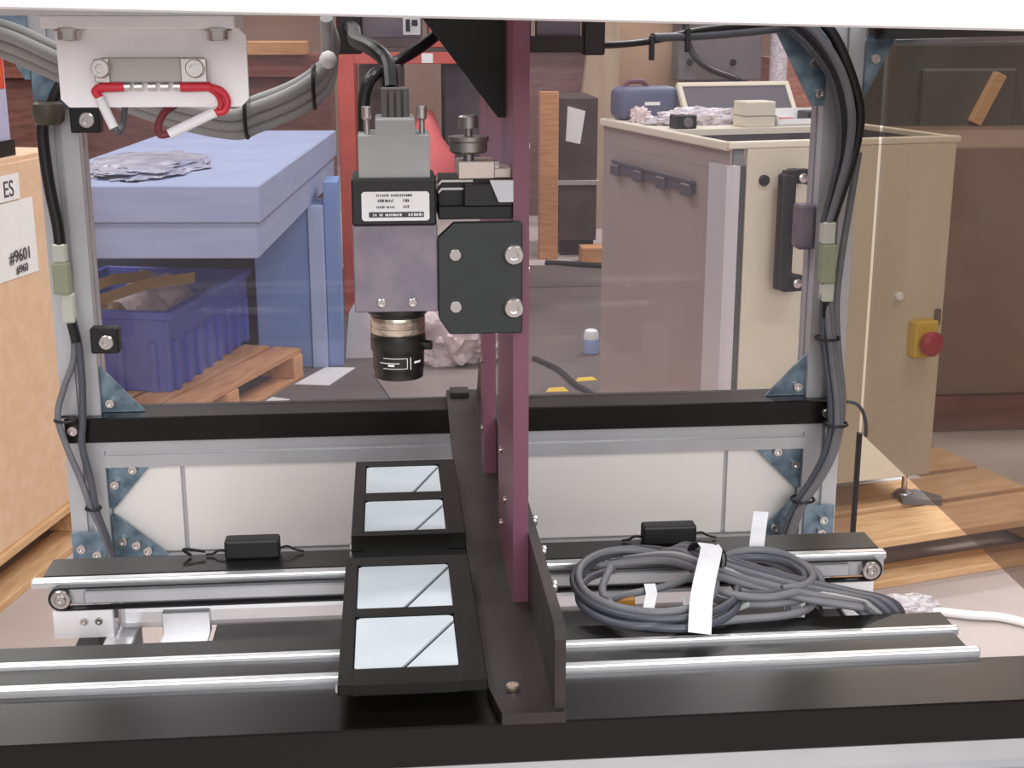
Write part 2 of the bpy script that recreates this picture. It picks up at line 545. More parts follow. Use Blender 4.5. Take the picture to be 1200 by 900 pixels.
# ------------------------------------------------------------------ conveyor rails
RR = thing('conveyor_rail', 'short slim aluminium belt conveyor rail carrying two black sensors', 'conveyor', (0.07, 1.085, 0.955))
make('rail_body', B().box(-0.284, 0.420, 1.066, 1.112, 0.984, 1.002, 0.001), ALU, RR)
make('top_strip', B().box(-0.290, 0.418, 1.0755, 1.113, 1.002, 1.006, 0.0006), RUB, RR)
make('edge_lip', B().box(-0.298, 0.422, 1.0662, 1.0757, 0.9985, 1.0055, 0.0015, 2), ALUB, RR)
make('groove_bar', B().box(-0.255, 0.388, 1.0595, 1.0665, 0.9865, 0.9975, 0.0015), ALU, RR)
b = B()
x0, x1, zc, r = -0.273, 0.406, 0.992, 0.0102
outer, inner = [], []
for k in range(13):
    a = PI / 2 + PI * k / 12
    outer.append((x0 + r * math.cos(a), zc + r * math.sin(a)))
    inner.append((x0 + (r - 0.0016) * math.cos(a), zc + (r - 0.0016) * math.sin(a)))
for k in range(13):
    a = -PI / 2 + PI * k / 12
    outer.append((x1 + r * math.cos(a), zc + r * math.sin(a)))
    inner.append((x1 + (r - 0.0016) * math.cos(a), zc + (r - 0.0016) * math.sin(a)))
n = len(outer)
rings = [[b.bm.verts.new(Vector((p[0], y, p[1]))) for p in ps] for ps, y in ((outer, 1.0588), (inner, 1.0588), (inner, 1.0662), (outer, 1.0662))]
for q in range(4):
    A, C = rings[q], rings[(q + 1) % 4]
    for k in range(n):
        j = (k + 1) % n
        b.bm.faces.new((A[k], A[j], C[j], C[k]))
bmesh.ops.recalc_face_normals(b.bm, faces=b.bm.faces)
make('belt', b, RUB, RR)
for x in (x0, x1):
    p = make('pulley', B().lathe([(0.0086, 1.0668), (0.0086, 1.0585), (0.0075, 1.0570), (0.005, 1.0570), (0.0048, 1.0580)], (x, 0, zc), 'y', 20), STEEL, RR, True, True)
    socket_screw(p, (x, 1.0585, zc), 'y', 0.0042, -0.003, STEEL, 'hub_screw')
make('lower_profile', B().box(-0.232, 0.364, 1.070, 1.105, 0.957, 0.9805, 0.007, 3), ALUB, RR)
for (xa, xb, bx) in ((-0.281, -0.233, (-0.256, -0.244)), (0.366, 0.410, (0.373, 0.388))):
    e = make('end_bracket', B().box(xa, xb, 1.0600, 1.0665, 0.9595, 0.9812, 0.0008).box(xa, xb, 1.0600, 1.09, 0.957, 0.960), ALUP, RR)
    for x in bx:
        socket_screw(e, (x, 1.0600, 0.972), 'y', 0.0032, -0.003, STEEL, 'bolt')
make('mounting_tab', B().box(-0.194, -0.155, 1.000, 1.072, 0.9555, 0.9575, 0.0005).box(-0.194, -0.155, 1.062, 1.0705, 0.9555, 0.975, 0.0005), ALUB, RR)

RF = thing('conveyor_rail', 'long aluminium conveyor rail with two bright edge strips behind the front crossbar', 'conveyor', (0.01, 0.91, 0.95))
make('rail_body', B().box(-0.40, 0.418, 0.8758, 0.945, 0.957, 0.998, 0.001), ALU, RF)
make('top_strip', B().box(-0.40, 0.421, 0.9205, 0.946, 0.998, 1.004, 0.0006), RUB, RF)
make('top_strip', B().box(-0.40, 0.419, 0.8845, 0.9142, 0.998, 1.0015, 0.0006), RUB, RF)
make('edge_lip', B().box(-0.40, 0.423, 0.9142, 0.9205, 0.998, 1.0055, 0.0015, 2), ALUB, RF)
make('edge_lip', B().box(-0.40, 0.424, 0.8775, 0.8845, 0.998, 1.0055, 0.0015, 2), ALUB, RF)

# ------------------------------------------------------------------ trays with windows
def tray(label, x0, x1, y0, y1, wins, ztop=1.0205, zlow=1.006):
    T = thing('carrier_tray', label, 'tray', ((x0 + x1) / 2, (y0 + y1) / 2, 1.006), 0, 'black carrier trays')
    b = B()
    zs = sorted({y0, y1} | {w[2] for w in wins} | {w[3] for w in wins})
    wx0, wx1 = wins[0][0], wins[0][1]
    b.box(x0, wx0, y0, y1, zlow, ztop, 0.0006)
    b.box(wx1, x1, y0, y1, zlow, ztop, 0.0006)
    segs = [(y0, wins[0][2]), (wins[0][3], wins[1][2]), (wins[1][3], y1)]
    for a, c in segs:
        b.box(wx0 - 0.0004, wx1 + 0.0004, a, c, zlow, ztop - 0.0002)
    make('frame', b, BLK, T)
    b = B().box(x0 + 0.003, x1 - 0.003, y0 + 0.003, y1 - 0.003, zlow + 0.0002, 1.0172)
    make('backing', b, BLK2, T)
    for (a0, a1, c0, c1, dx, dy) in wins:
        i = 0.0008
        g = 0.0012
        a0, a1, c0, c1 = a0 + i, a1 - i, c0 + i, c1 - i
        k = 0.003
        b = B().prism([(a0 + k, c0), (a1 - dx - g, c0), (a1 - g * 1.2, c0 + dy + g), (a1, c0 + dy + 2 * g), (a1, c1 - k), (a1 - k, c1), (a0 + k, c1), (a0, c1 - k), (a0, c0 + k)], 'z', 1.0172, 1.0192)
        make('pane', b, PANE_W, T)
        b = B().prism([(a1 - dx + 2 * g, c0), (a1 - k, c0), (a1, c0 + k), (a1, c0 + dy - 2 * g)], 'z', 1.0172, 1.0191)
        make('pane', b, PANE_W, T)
    make('edge_latch', B().box(x0 - 0.0015, x0 + 0.002, y0 + 0.004, y0 + 0.010, zlow + 0.001, zlow + 0.005), STEEL, T)
    if zlow > 1.006:
        for y in (0.8775, 1.068 - 0.02):
            make('skid', B().box(x0 + 0.006, x1 - 0.006, y, y + 0.007 if y < 1 else y1 - 0.002, 1.0050, zlow + 0.0003), BLK2, T)
    return T


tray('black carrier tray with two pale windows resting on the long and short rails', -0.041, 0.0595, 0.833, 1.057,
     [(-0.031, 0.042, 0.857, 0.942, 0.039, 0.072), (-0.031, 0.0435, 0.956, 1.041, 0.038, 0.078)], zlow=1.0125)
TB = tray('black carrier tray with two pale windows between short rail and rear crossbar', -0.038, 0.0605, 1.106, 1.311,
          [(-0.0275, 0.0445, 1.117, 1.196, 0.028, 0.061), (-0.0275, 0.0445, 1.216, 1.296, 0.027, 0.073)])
make('lift_column', B().box(-0.015, 0.037, 1.15, 1.27, 0.8, 1.0065), BLK2, TB)

# ------------------------------------------------------------------ mounting beam, camera column
BM = thing('mounting_beam', 'dark brown beam with upright rib laid across both black crossbars', 'beam', (0.083, 1.2, 1.0))
make('base_plate', B().prism([(0.0605, 0.850), (0.067, 0.808), (0.1095, 0.808), (0.1095, 1.622), (0.066, 1.622), (0.0605, 1.30)], 'z', 1.0, 1.008), MARD, BM)
make('rib', B().prism([(0.812, 1.008), (0.812, 1.058), (0.818, 1.066), (1.55, 1.066), (1.60, 1.008)], 'x', 0.1022, 0.1095), MARD, BM)
socket_screw(BM, (0.077, 0.842, 1.008), 'z', 0.0048, 0.0035, BRASS)
make('shim', B().box(0.070, 0.092, 1.585, 1.612, 1.008, 1.0145, 0.0008), MARD, BM)
for y in (1.10, 1.03, 0.965, 0.898):
    socket_screw(BM, (0.1095, y, 1.0585), 'x', 0.0042, 0.0045, STEEL)

CM = thing('camera_column', 'tall maroon anodised two-legged plate standing on the dark beam', 'column', (0.0925, 1.16, 1.008))
make('plate', B().prism([(0.985, 1.008), (1.125, 1.008), (1.125, 1.255), (1.30, 1.255), (1.30, 1.008), (1.345, 1.008), (1.345, 1.471), (0.985, 1.471)], 'x', 0.0905, 0.1022), MAR, CM)
for (y, z) in ((1.05, 1.07), (1.09, 1.035), (1.09, 1.10), (1.32, 1.05), (1.32, 1.12)):
    socket_screw(CM, (0.0905, y, z), 'x', 0.003, -0.002, BRASS)
for (y, z) in ((1.0, 1.27), (1.0, 1.36)):
    socket_screw(CM, (0.1022, y, z), 'x', 0.003, 0.002, STEEL)
make('corner_gusset', B().prism([(0.022, 1.471), (0.022, 1.459), (0.085, 1.377), (0.0905, 1.377), (0.0905, 1.471)], 'y', 1.052, 1.060), BLK2, CM)
make('top_bracket', B().box(0.1022, 0.110, 1.052, 1.064, 1.425, 1.471).box(0.110, 0.150, 1.052, 1.064, 1.425, 1.437).box(0.150, 0.166, 1.050, 1.066, 1.423, 1.471, 0.001), MARD, CM)
make('bracket_insert', B().box(0.115, 0.148, 1.056, 1.07, 1.437, 1.468), MAUVE, CM)

# black side bracket carrying the camera
BR = thing('camera_bracket', 'black chamfered bracket plate bolted to the maroon column', 'bracket', (0.065, 0.978, 1.227))
b = B()
b.prism([(0.035, 1.239), (0.043, 1.227), (0.0960, 1.227), (0.0960, 1.308), (0.047, 1.308), (0.035, 1.297)], 'y', 0.972, 0.985)
bmesh.ops.bevel(b.bm, geom=list(b.bm.edges), offset=0.0008, segments=1, affect='EDGES')
make('plate', b, GRN_BLK, BR)
for (x, z) in ((0.0475, 1.2855), (0.0475, 1.2475)):
    make('dowel', B().lathe([(0.0046, 0.9725), (0.0046, 0.9710), (0.0040, 0.9702)], (x, 0, z), 'y', 18), STEEL, BR, True, True)
for (x, z) in ((0.0895, 1.2855), (0.0895, 1.2465)):
    socket_screw(BR, (x, 0.972, z), 'y', 0.0073, -0.006, STEEL, 'cap_screw')

# camera with lens
IC = thing('inspection_camera', 'grey and black inspection camera with label hanging lens-down on the bracket', 'camera', (0.005, 1.0, 1.189))
mb = make('mount_block', B().box(-0.0255, 0.0352, 0.976, 1.035, 1.2435, 1.3070, 0.0008), MAUVE, IC)
for x in (-0.006, 0.0165):
    socket_screw(mb, (x, 0.976, 1.2505), 'y', 0.0034, -0.0025, STEEL)
hb = make('sensor_housing', B().box(-0.0255, 0.0345, 0.974, 1.035, 1.3070, 1.3400, 0.0012), BLK2, IC)
lb = make('name_label', B().prism([(-0.0185 + a, 1.3105 + c) for a, c in ((0.0015, 0), (0.0465, 0), (0.048, 0.0015), (0.048, 0.0192), (0.0465, 0.0207), (0.0015, 0.0207), (0, 0.0192), (0, 0.0015))], 'y', 0.9733, 0.974), PAPER, hb)
b = B()


def print_row(b, x0, x1, z, h, step, fill):
    x = x0
    while x < x1:
        w = step * random.uniform(0.45, 0.85)
        if random.random() < fill:
            b.box(x, min(x + w, x1), 0.9730, 0.97335, z, z + h * random.uniform(0.8, 1.0))
        x += step


print_row(b, -0.008, 0.018, 1.3278, 0.0018, 0.0013, 0.85)
print_row(b, -0.007, 0.004, 1.3238, 0.0022, 0.0013, 0.95)
print_row(b, 0.011, 0.0175, 1.3238, 0.0022, 0.0016, 0.9)
print_row(b, -0.008, 0.005, 1.3195, 0.0017, 0.0012, 0.7)
print_row(b, 0.011, 0.0155, 1.3195, 0.0022, 0.0015, 0.9)
b.box(-0.0135, 0.0255, 0.9731, 0.9734, 1.3130, 1.3168)
bp = make('printed_text', b, INK, hb)
b = B()
print_row(b, -0.0105, -0.0035, 1.3140, 0.0018, 0.0015, 0.9)
print_row(b, -0.0018, 0.011, 1.3140, 0.0018, 0.0013, 0.95)
print_row(b, 0.0145, 0.0245, 1.3140, 0.0020, 0.0019, 0.95)
for v in b.bm.verts:
    v.co.y -= 0.0003
make('reversed_text', b, PAPER, hb)
cv = make('cover', B().box(-0.0200, 0.0305, 0.978, 1.03, 1.3400, 1.3705, 0.0008).box(-0.0075, 0.0205, 0.978, 1.03, 1.3690, 1.3815, 0.0008), GREYC, IC)
for x in (-0.0135, 0.0255):
    make('post_screw', B().lathe([(0.0020, 1.3700), (0.0020, 1.3800), (0.0036, 1.3815), (0.0036, 1.3895), (0.0030, 1.3900)], (x, 0.988, 0), 'z', 14), STEEL, IC, True, True)
b = B()
b.box(-0.003, 0.017, 1.0, 1.02, 1.3810, 1.402, 0.001)
for k in range(4):
    b.box(-0.0022 + k * 0.005, 0.0008 + k * 0.005, 0.997, 1.0, 1.3810, 1.400)
make('cable_plug', b, MGREY, IC)
make('plug_boot', B().tube([(0.004, 1.015, 1.400), (0.002, 1.03, 1.418), (-0.008, 1.05, 1.428), (-0.022, 1.12, 1.433), (-0.026, 1.25, 1.440), (-0.031, 1.3015, 1.443)], 0.006), CABK, IC)
make('plug_boot', B().tube([(-0.016, 1.012, 1.3705), (-0.015, 1.014, 1.395), (-0.008, 1.02, 1.410), (0.008, 1.055, 1.418), (0.028, 1.075, 1.429), (0.048, 1.084, 1.446), (0.058, 1.080, 1.473)], 0.0045), CABK, IC)
make('connector_shell', B().rod((0.003, 1.03, 1.417), (0.003, 1.03, 1.400), 0.009, 0.0075, 18), MGREY, IC)
LX, LY = 0.0055, 1.003
ln = make('lens', B().lathe([(0.0236, 1.2437), (0.0236, 1.2400), (0.0215, 1.2375), (0.0199, 1.2370), (0.0199, 1.2220), (0.0206, 1.2215), (0.0208, 1.2190), (0.0208, 1.2110), (0.0195, 1.2085), (0.0193, 1.2070), (0.0193, 1.1965), (0.0185, 1.1950), (0.0183, 1.1890), (0.0158, 1.1885), (0.0137, 1.1910)], (LX, LY, 0), 'z', 40), BLKG, IC, True, True)
make('mount_ring', B().lathe([(0.0201, 1.2360), (0.0205, 1.2352), (0.0205, 1.2300), (0.0202, 1.2295), (0.0202, 1.2285), (0.0206, 1.2280), (0.0206, 1.2240), (0.0201, 1.2232)], (LX, LY, 0), 'z', 40), BRASS, ln, True, True)
make('locking_knob', B().rod((LX + 0.0185, LY - 0.004, 1.2135), (LX + 0.0245, LY - 0.006, 1.2135), 0.0038, 0.0038, 14), BLKG, ln)
b = B()
for a0, a1, z, h in ((-2.2, -1.25, 1.2062, 0.0004), (-2.2, -1.25, 1.1985, 0.0004), (-2.35, -1.55, 1.2025, 0.0006), (-0.95, -0.60, 1.2020, 0.0016), (-2.0, -1.75, 1.2005, 0.0014), (-1.26, -1.235, 1.1985, 0.0080), (-1.12, -1.09, 1.1975, 0.0095)):
    nseg = max(2, int((a1 - a0) / 0.08))
    for k in range(nseg):
        t0, t1 = a0 + (a1 - a0) * k / nseg, a0 + (a1 - a0) * (k + 1) / nseg
        vs = [b.bm.verts.new(Vector((LX + rr * math.cos(t), LY + rr * math.sin(t), zz))) for rr, t, zz in
              ((0.0195, t0, z), (0.0195, t1, z), (0.0195, t1, z + h), (0.0195, t0, z + h))]
        b.bm.faces.new(vs)
make('scale_marks', b, PAPER, ln)

# micrometer stage between bracket and column
ST = thing('micrometer_stage', 'small black micrometer stage with tan block and knurled grey knob', 'stage', (0.065, 1.02, 1.308))
b = B()
b.box(0.0365, 0.0905, 0.99, 1.045, 1.3085, 1.3180, 0.0006).box(0.055, 0.0905, 0.988, 1.045, 1.3180, 1.3340, 0.0008).box(0.0365, 0.055, 1.0, 1.045, 1.3180, 1.3265, 0.0006)
make('stage_body', b, BLK2, ST)
make('slide', B().prism([(0.0368, 1.3265), (0.0395, 1.3293), (0.056, 1.3293), (0.056, 1.3310), (0.0390, 1.3310), (0.0368, 1.3285)], 'y', 0.995, 1.04).prism([(0.0368, 1.3322), (0.0395, 1.3350), (0.062, 1.3350), (0.062, 1.3366), (0.0390, 1.3366), (0.0368, 1.3340)], 'y', 0.995, 1.04), STEEL, ST)
make('slide_core', B().box(0.038, 0.0905, 0.998, 1.04, 1.3180, 1.3370), BLK2, ST)
make('tan_block', B().box(0.0515, 0.078, 0.996, 1.03, 1.3370, 1.3495, 0.0006).box(0.076, 0.0905, 1.0, 1.03, 1.3370, 1.3440, 0.0006), mat('tan_nickel', (196, 182, 172), 0.4, 0.6), ST)
make('side_screw', B().rod((0.078, 1.005, 1.3455), (0.0815, 1.005, 1.3455), 0.0042, 0.0042, 14), STEEL, ST)
b = B()
b.lathe([(0.004, 1.3490), (0.004, 1.3535), (0.0125, 1.3545), (0.0140, 1.3560), (0.0140, 1.3625), (0.0150, 1.3635), (0.0150, 1.3665), (0.003, 1.3670), (0.003, 1.3720), (0.0072, 1.3725), (0.0072, 1.3805), (0.0060, 1.3815)], (0.060, 1.012, 0), 'z', 30)
make('knob', b, mat('dull_nickel', (150, 146, 142), 0.35, 0.8), ST, True, True)
make('lead_screw', B().rod((0.0618, 1.0, 1.308), (0.0618, 1.0, 1.3372), 0.0011), STEEL, ST)
make('corner_wedge', B().prism([(0.0735, 1.3370), (0.0905, 1.3370), (0.0905, 1.3215), (0.0800, 1.3215)], 'y', 0.984, 0.9885), ALU, ST)

# ------------------------------------------------------------------ sensors on the rail
def sensor(x0, x1, label, dz=0.0):
    S = thing('sensor', label, 'sensor', ((x0 + x1) / 2, 1.103, 1.006), 0, 'black rail sensors')
    make('body', B().box(x0, x1, 1.096, 1.112, 1.0062, 1.0235, 0.0022, 2), BLK2, S)
    make('lead', B().tube([(x0 + 0.001, 1.106, 1.011), (x0 - 0.006, 1.106, 1.0115), (x0 - 0.011, 1.107, 1.0085), (x0 - 0.017, 1.107, 1.0078)], 0.0012, 6), CABK, S)
    make('lead', B().tube([(x1 - 0.001, 1.106, 1.012), (x1 + 0.006, 1.106, 1.0135), (x1 + 0.012, 1.107, 1.010), (x1 + 0.020, 1.107, 1.0078)], 0.001, 6), CABK, S)
    return S


s1 = sensor(-0.1445, -0.0985, 'small black sensor block with loose lead beside the carrier trays')
make('cable_tie', B().tube([(-0.174, 1.107, 1.0075), (-0.180, 1.106, 1.013), (-0.176, 1.106, 1.0135), (-0.162, 1.106, 1.011)], 0.0014, 6), CABK, s1)
sensor(0.2145, 0.2615, 'small black sensor block on the rail behind the coiled grey cables')

# ------------------------------------------------------------------ terminal bracket under the header
TK = thing('terminal_bracket', 'bright aluminium bracket with grey terminal strip and red wires under the header', 'bracket', (-0.129, 0.80, 1.402))
make('flange', B().box(-0.187, -0.082, 0.790, 0.842, 1.4445, 1.4516, 0.0006), ALUP, TK)
make('plate', B().prism([(-0.181, 1.4445), (-0.181, 1.406), (-0.1765, 1.4015), (-0.0815, 1.4015), (-0.077, 1.406), (-0.077, 1.4405), (-0.081, 1.4445)], 'y', 0.800, 0.804), ALUP, TK)
for x in (-0.1730, -0.0920):
    make('hex_bolt', B().lathe([(0.0078, 1.4446), (0.0078, 1.4432), (0.0062, 1.4430), (0.0062, 1.4385), (0.0055, 1.4378)], (x, 0.7965, 0), 'z', 18), STEEL, TK, True, True)
tb = make('terminal_strip', B().box(-0.1570, -0.1000, 0.7935, 0.800, 1.4155, 1.4290, 0.0008), mat('terminal_grey', (176, 176, 172), 0.5, 0.2), TK)
make('lug', B().box(-0.1130, -0.0985, 0.7915, 0.7936, 1.4155, 1.4285, 0.0005), STEEL, tb)
make('lug', B().box(-0.1600, -0.1515, 0.7915, 0.7936, 1.4155, 1.4285, 0.0005), STEEL, tb)
for x in (-0.1560, -0.1048):
    socket_screw(tb, (x, 0.7916, 1.4232), 'y', 0.0052, -0.0045, STEEL)
b = B()
for x in (-0.146, -0.1395, -0.132, -0.125, -0.118):
    b.rod((x, 0.796, 1.4130), (x + 0.0045, 0.796, 1.4130), 0.0022, 0.0022, 10)
make('ring_terminals', b, STEEL, TK)
for (xa, xb) in ((-0.1585, -0.1450), (-0.1140, -0.0975)):
    make('crimp_sleeve', B().rod((xa, 0.7955, 1.4130), (xb, 0.7955, 1.4130), 0.0030, 0.0026, 12), REDW, TK)
make('lead', B().tube([(-0.0980, 0.7955, 1.4130), (-0.0915, 0.7952, 1.4105), (-0.0885, 0.795, 1.405), (-0.0905, 0.794, 1.3995), (-0.0965, 0.794, 1.3985)], 0.0020), REDW, TK)
make('lead', B().tube([(-0.1000, 0.7985, 1.4125), (-0.0945, 0.798, 1.4085), (-0.0925, 0.797, 1.403), (-0.0945, 0.796, 1.399)], 0.0016), REDW, TK)
make('wire_marker', B().rod((-0.0955, 0.794, 1.3990), (-0.1215, 0.793, 1.3870), 0.0029, 0.0029, 12), TAGM, TK)
make('lead', B().tube([(-0.1205, 0.793, 1.3875), (-0.1265, 0.793, 1.3868), (-0.1275, 0.795, 1.392), (-0.1245, 0.80, 1.3985), (-0.12, 0.81, 1.402)], 0.0022), mat('dark_red_wire', (110, 40, 48), 0.5), TK)
make('lead', B().tube([(-0.1585, 0.7955, 1.4130), (-0.1610, 0.7955, 1.4105), (-0.1585, 0.7955, 1.4068)], 0.0022), REDW, TK)
make('wire_marker', B().rod((-0.1590, 0.7955, 1.4070), (-0.1520, 0.7945, 1.3905), 0.0027, 0.0027, 12), TAGM, TK)
make('lead', B().tube([(-0.1522, 0.7945, 1.391), (-0.1500, 0.796, 1.388), (-0.1490, 0.805, 1.392), (-0.148, 0.81, 1.401)], 0.0018), CABD, TK)

# ------------------------------------------------------------------ cable harnesses
def strand(t, pts, r, m, name='cable', seg=12):
    return make(name, B().tube(pts, r, seg), m, t, True, True)


def tie(t, c, r, axis='z', name='cable_tie'):
    c = Vector(c)
    pts = []
    for k in range(10):
        a = 2 * PI * k / 10
        if axis == 'z':
            pts.append(c + Vector((r * math.cos(a), r * math.sin(a), 0)))
        elif axis == 'x':
            pts.append(c + Vector((0, r * math.cos(a), r * math.sin(a))))
        else:
            pts.append(c + Vector((r * 0.7 * math.cos(a), r * math.sin(a), r * 0.7 * math.cos(a))))
    return make(name, B().tube(pts, 0.0018, 6, 3, True), CABK, t)


# overhead grey bundle behind the terminal bracket
OH = thing('cable_bundle', 'thick light grey cable bundle sagging behind the aluminium terminal bracket', 'cable', (-0.18, 1.2, 1.36))
for dx, dy, dz, m in ((0, 0, 0, CABL), (0.002, 0.008, -0.008, CABL), (0.0, -0.007, 0.009, CABL), (0.003, 0.003, 0.015, CABL), (0.0, 0.010, 0.004, CABG)):
    strand(OH, [(-0.375, 1.19 + dy, 1.447 + dz * .3), (-0.317, 1.2 + dy, 1.430 + dz), (-0.267, 1.2 + dy, 1.408 + dz), (-0.20, 1.2 + dy, 1.378 + dz), (-0.136 + dx, 1.2 + dy, 1.362 + dz), (-0.110 + dx, 1.2 + dy, 1.368 + dz), (-0.077 + dx, 1.2 + dy, 1.381 + dz), (-0.053 + dx, 1.2 + dy, 1.398 + dz), (-0.048 + dx * 2, 1.2 + dy, 1.42 + dz * .5), (-0.047, 1.18 + dy, 1.450)], 0.0052, m)
tie(OH, (-0.118, 1.2, 1.369), 0.018, 'x')
tie(OH, (-0.060, 1.2, 1.393), 0.018, 'x')
make('ball_clip', B().lathe([(0.0005, -0.0075), (0.0045, -0.006), (0.0072, -0.002), (0.0072, 0.002), (0.0045, 0.006), (0.0005, 0.0075)], (-0.0465, 1.175, 1.4165), 'z', 16), PAPER, OH, True, True)

# left post harness
LH = thing('cable_harness', 'black and grey cable harness with pale connector on the post beside the crate', 'cable', (-0.365, 1.55, 0.83))
make('gland_nut', B().lathe([(0.0130, 1.338), (0.0165, 1.342), (0.0175, 1.352), (0.0165, 1.360), (0.0120, 1.363), (0.0100, 1.357)], (-0.366, 1.553, 0), 'z', 20), mat('olive_gland', (74, 70, 58), 0.4), LH, True, True)
strand(LH, [(-0.335, 1.555, 1.418), (-0.345, 1.553, 1.392), (-0.357, 1.552, 1.370), (-0.366, 1.553, 1.352)], 0.0055, CABK)
strand(LH, [(-0.366, 1.553, 1.352), (-0.3735, 1.553, 1.335), (-0.3735, 1.553, 1.300), (-0.371, 1.553, 1.265), (-0.3665, 1.553, 1.228), (-0.3655, 1.553, 1.205)], 0.0065, CABK)
cn = make('connector', B().box(-0.3755, -0.3575, 1.545, 1.561, 1.150, 1.186, 0.002, 2), CONG, LH)
make('connector_half', B().box(-0.3735, -0.3590, 1.546, 1.560, 1.186, 1.207, 0.0015), CONN, cn)
make('connector_half', B().box(-0.3690, -0.3550, 1.546, 1.560, 1.117, 1.150, 0.0015), CONN, cn)
strand(LH, [(-0.3635, 1.553, 1.125), (-0.3595, 1.553, 1.098), (-0.3625, 1.553, 1.070), (-0.375, 1.552, 1.040), (-0.384, 1.550, 1.008), (-0.378, 1.549, 0.975), (-0.365, 1.552, 0.930), (-0.355, 1.553, 0.890), (-0.341, 1.553, 0.850), (-0.337, 1.560, 0.80), (-0.350, 1.566, 0.70), (-0.358, 1.5705, 0.52)], 0.0038, CABG)
strand(LH, [(-0.3595, 1.553, 1.125), (-0.355, 1.553, 1.095), (-0.354, 1.553, 1.050), (-0.357, 1.552, 1.000), (-0.360, 1.552, 0.970), (-0.354, 1.553, 0.930), (-0.350, 1.553, 0.890), (-0.340, 1.553, 0.850), (-0.334, 1.560, 0.80), (-0.346, 1.566, 0.70), (-0.350, 1.5705, 0.52)], 0.0042, CABD)
make('shrink_sleeve', B().rod((-0.3600, 1.5515, 1.116), (-0.3565, 1.5515, 1.094), 0.0055, 0.0055, 12), CABK, LH)
tie(LH, (-0.3535, 1.553, 0.893), 0.0085)
tie(LH, (-0.3755, 1.551, 1.003), 0.0125)

# right post harness
RH = thing('cable_harness', 'heavy black and grey cable harness with pale connector beside the smoked guard', 'cable', (0.51, 1.54, 0.83))
pathR = [(0.440, 1.535, 1.452), (0.460, 1.535, 1.446), (0.486, 1.535, 1.424), (0.510, 1.535, 1.388), (0.523, 1.535, 1.345), (0.524, 1.538, 1.300), (0.516, 1.540, 1.255), (0.508, 1.541, 1.220)]
for k, (dx, dy, m, r) in enumerate(((0.013, 0.0, CABK, 0.0062), (0.002, 0.010, CABG, 0.0058), (-0.009, 0.004, CABD, 0.0055), (0.001, -0.008, CABG, 0.005), (-0.004, -0.004, CABK, 0.0045))):
    q = []
    for i, p in enumerate(pathR):
        w = 1.0 if i < 5 else (0.7 if i == 5 else (0.45 if i == 6 else 0.3))
        q.append((p[0] + dx * w, p[1] + dy * w, p[2] + (dx * 0.7 if i < 3 else 0)))
    strand(RH, q, r, m)
cn = make('connector', B().box(0.5025, 0.5195, 1.532, 1.550, 1.150, 1.196, 0.002, 2), CONG, RH)
make('connector_half', B().box(0.5015, 0.5165, 1.533, 1.549, 1.196, 1.222, 0.0015), CONN, cn)
make('connector_half', B().box(0.5050, 0.5190, 1.533, 1.549, 1.128, 1.150, 0.0015), CONN, cn)
for dx, dy, m, r in ((-0.006, 0.0, CABD, 0.0040), (0.006, 0.002, CABG, 0.0048), (0.0, -0.006, CABG, 0.0042)):
    strand(RH, [(0.512 + dx * 0.6, 1.541, 1.135), (0.5165 + dx, 1.541 + dy, 1.090), (0.523 + dx, 1.540 + dy, 1.050), (0.5295 + dx, 1.538 + dy, 1.010), (0.5315 + dx, 1.536 + dy, 0.975), (0.5270 + dx, 1.538 + dy, 0.940), (0.515 + dx, 1.545 + dy, 0.905), (0.497 + dx, 1.548 + dy, 0.872), (0.486 + dx, 1.55 + dy, 0.838), (0.486 + dx, 1.56 + dy * 0.5, 0.80), (0.505 + dx, 1.566 + dy * 0.3, 0.70), (0.522 + dx, 1.5705, 0.52)], r, m)
strand(RH, [(0.545, 1.555, 1.30), (0.538, 1.553, 1.24), (0.531, 1.551, 1.18), (0.528, 1.55, 1.12), (0.534, 1.548, 1.06), (0.541, 1.545, 1.01), (0.541, 1.545, 0.97), (0.533, 1.548, 0.93)], 0.0042, CABG)
make('shrink_sleeve', B().rod((0.5115, 1.541, 1.130), (0.5125, 1.541, 1.108), 0.0060, 0.0060, 12), CABK, RH)
tie(RH, (0.5165, 1.541, 1.083), 0.014)
tie(RH, (0.532, 1.538, 0.977), 0.014)
tie(RH, (0.500, 1.548, 0.878), 0.014)
strand(RH, [(0.5865, 1.58, 0.947), (0.584, 1.575, 0.962), (0.578, 1.572, 0.98), (0.568, 1.57, 0.992), (0.556, 1.57, 0.995)], 0.0022, CABD, 'stray_lead')

# coiled grey cables lying across the rails
CO = thing('cable_coil', 'tangled coil of slate grey cables with white tags lying on the rails', 'cable', (0.25, 1.0, 1.006))
zb = 1.006


def ring_path(cx, cy, rx, ry, a0, a1, n, z0, z1, tilt=0.0):
    out = []
    for k in range(n):
        t = k / (n - 1)
        a = math.radians(a0 + (a1 - a0) * t)
        out.append((cx + rx * math.cos(a), cy + ry * math.sin(a) + tilt * math.cos(a), z0 + (z1 - z0) * 0.5 * (1 + math.sin(a))))
    return out


def spiral(cx, cy, rx, ry, a0, turns, z0, dz, jit, m, r=0.0031):
    n = int(12 * abs(turns))
    pts = []
    for k in range(n + 1):
        a = math.radians(a0 + 360.0 * turns * k / n)
        wob = 1.0 + jit * math.sin(1.7 * a + a0)
        pts.append((cx + rx * wob * math.cos(a), cy + ry * wob * math.sin(a), z0 + dz * k / n + 0.004 * max(0.0, math.sin(a))))
    return strand(CO, pts, r, m)


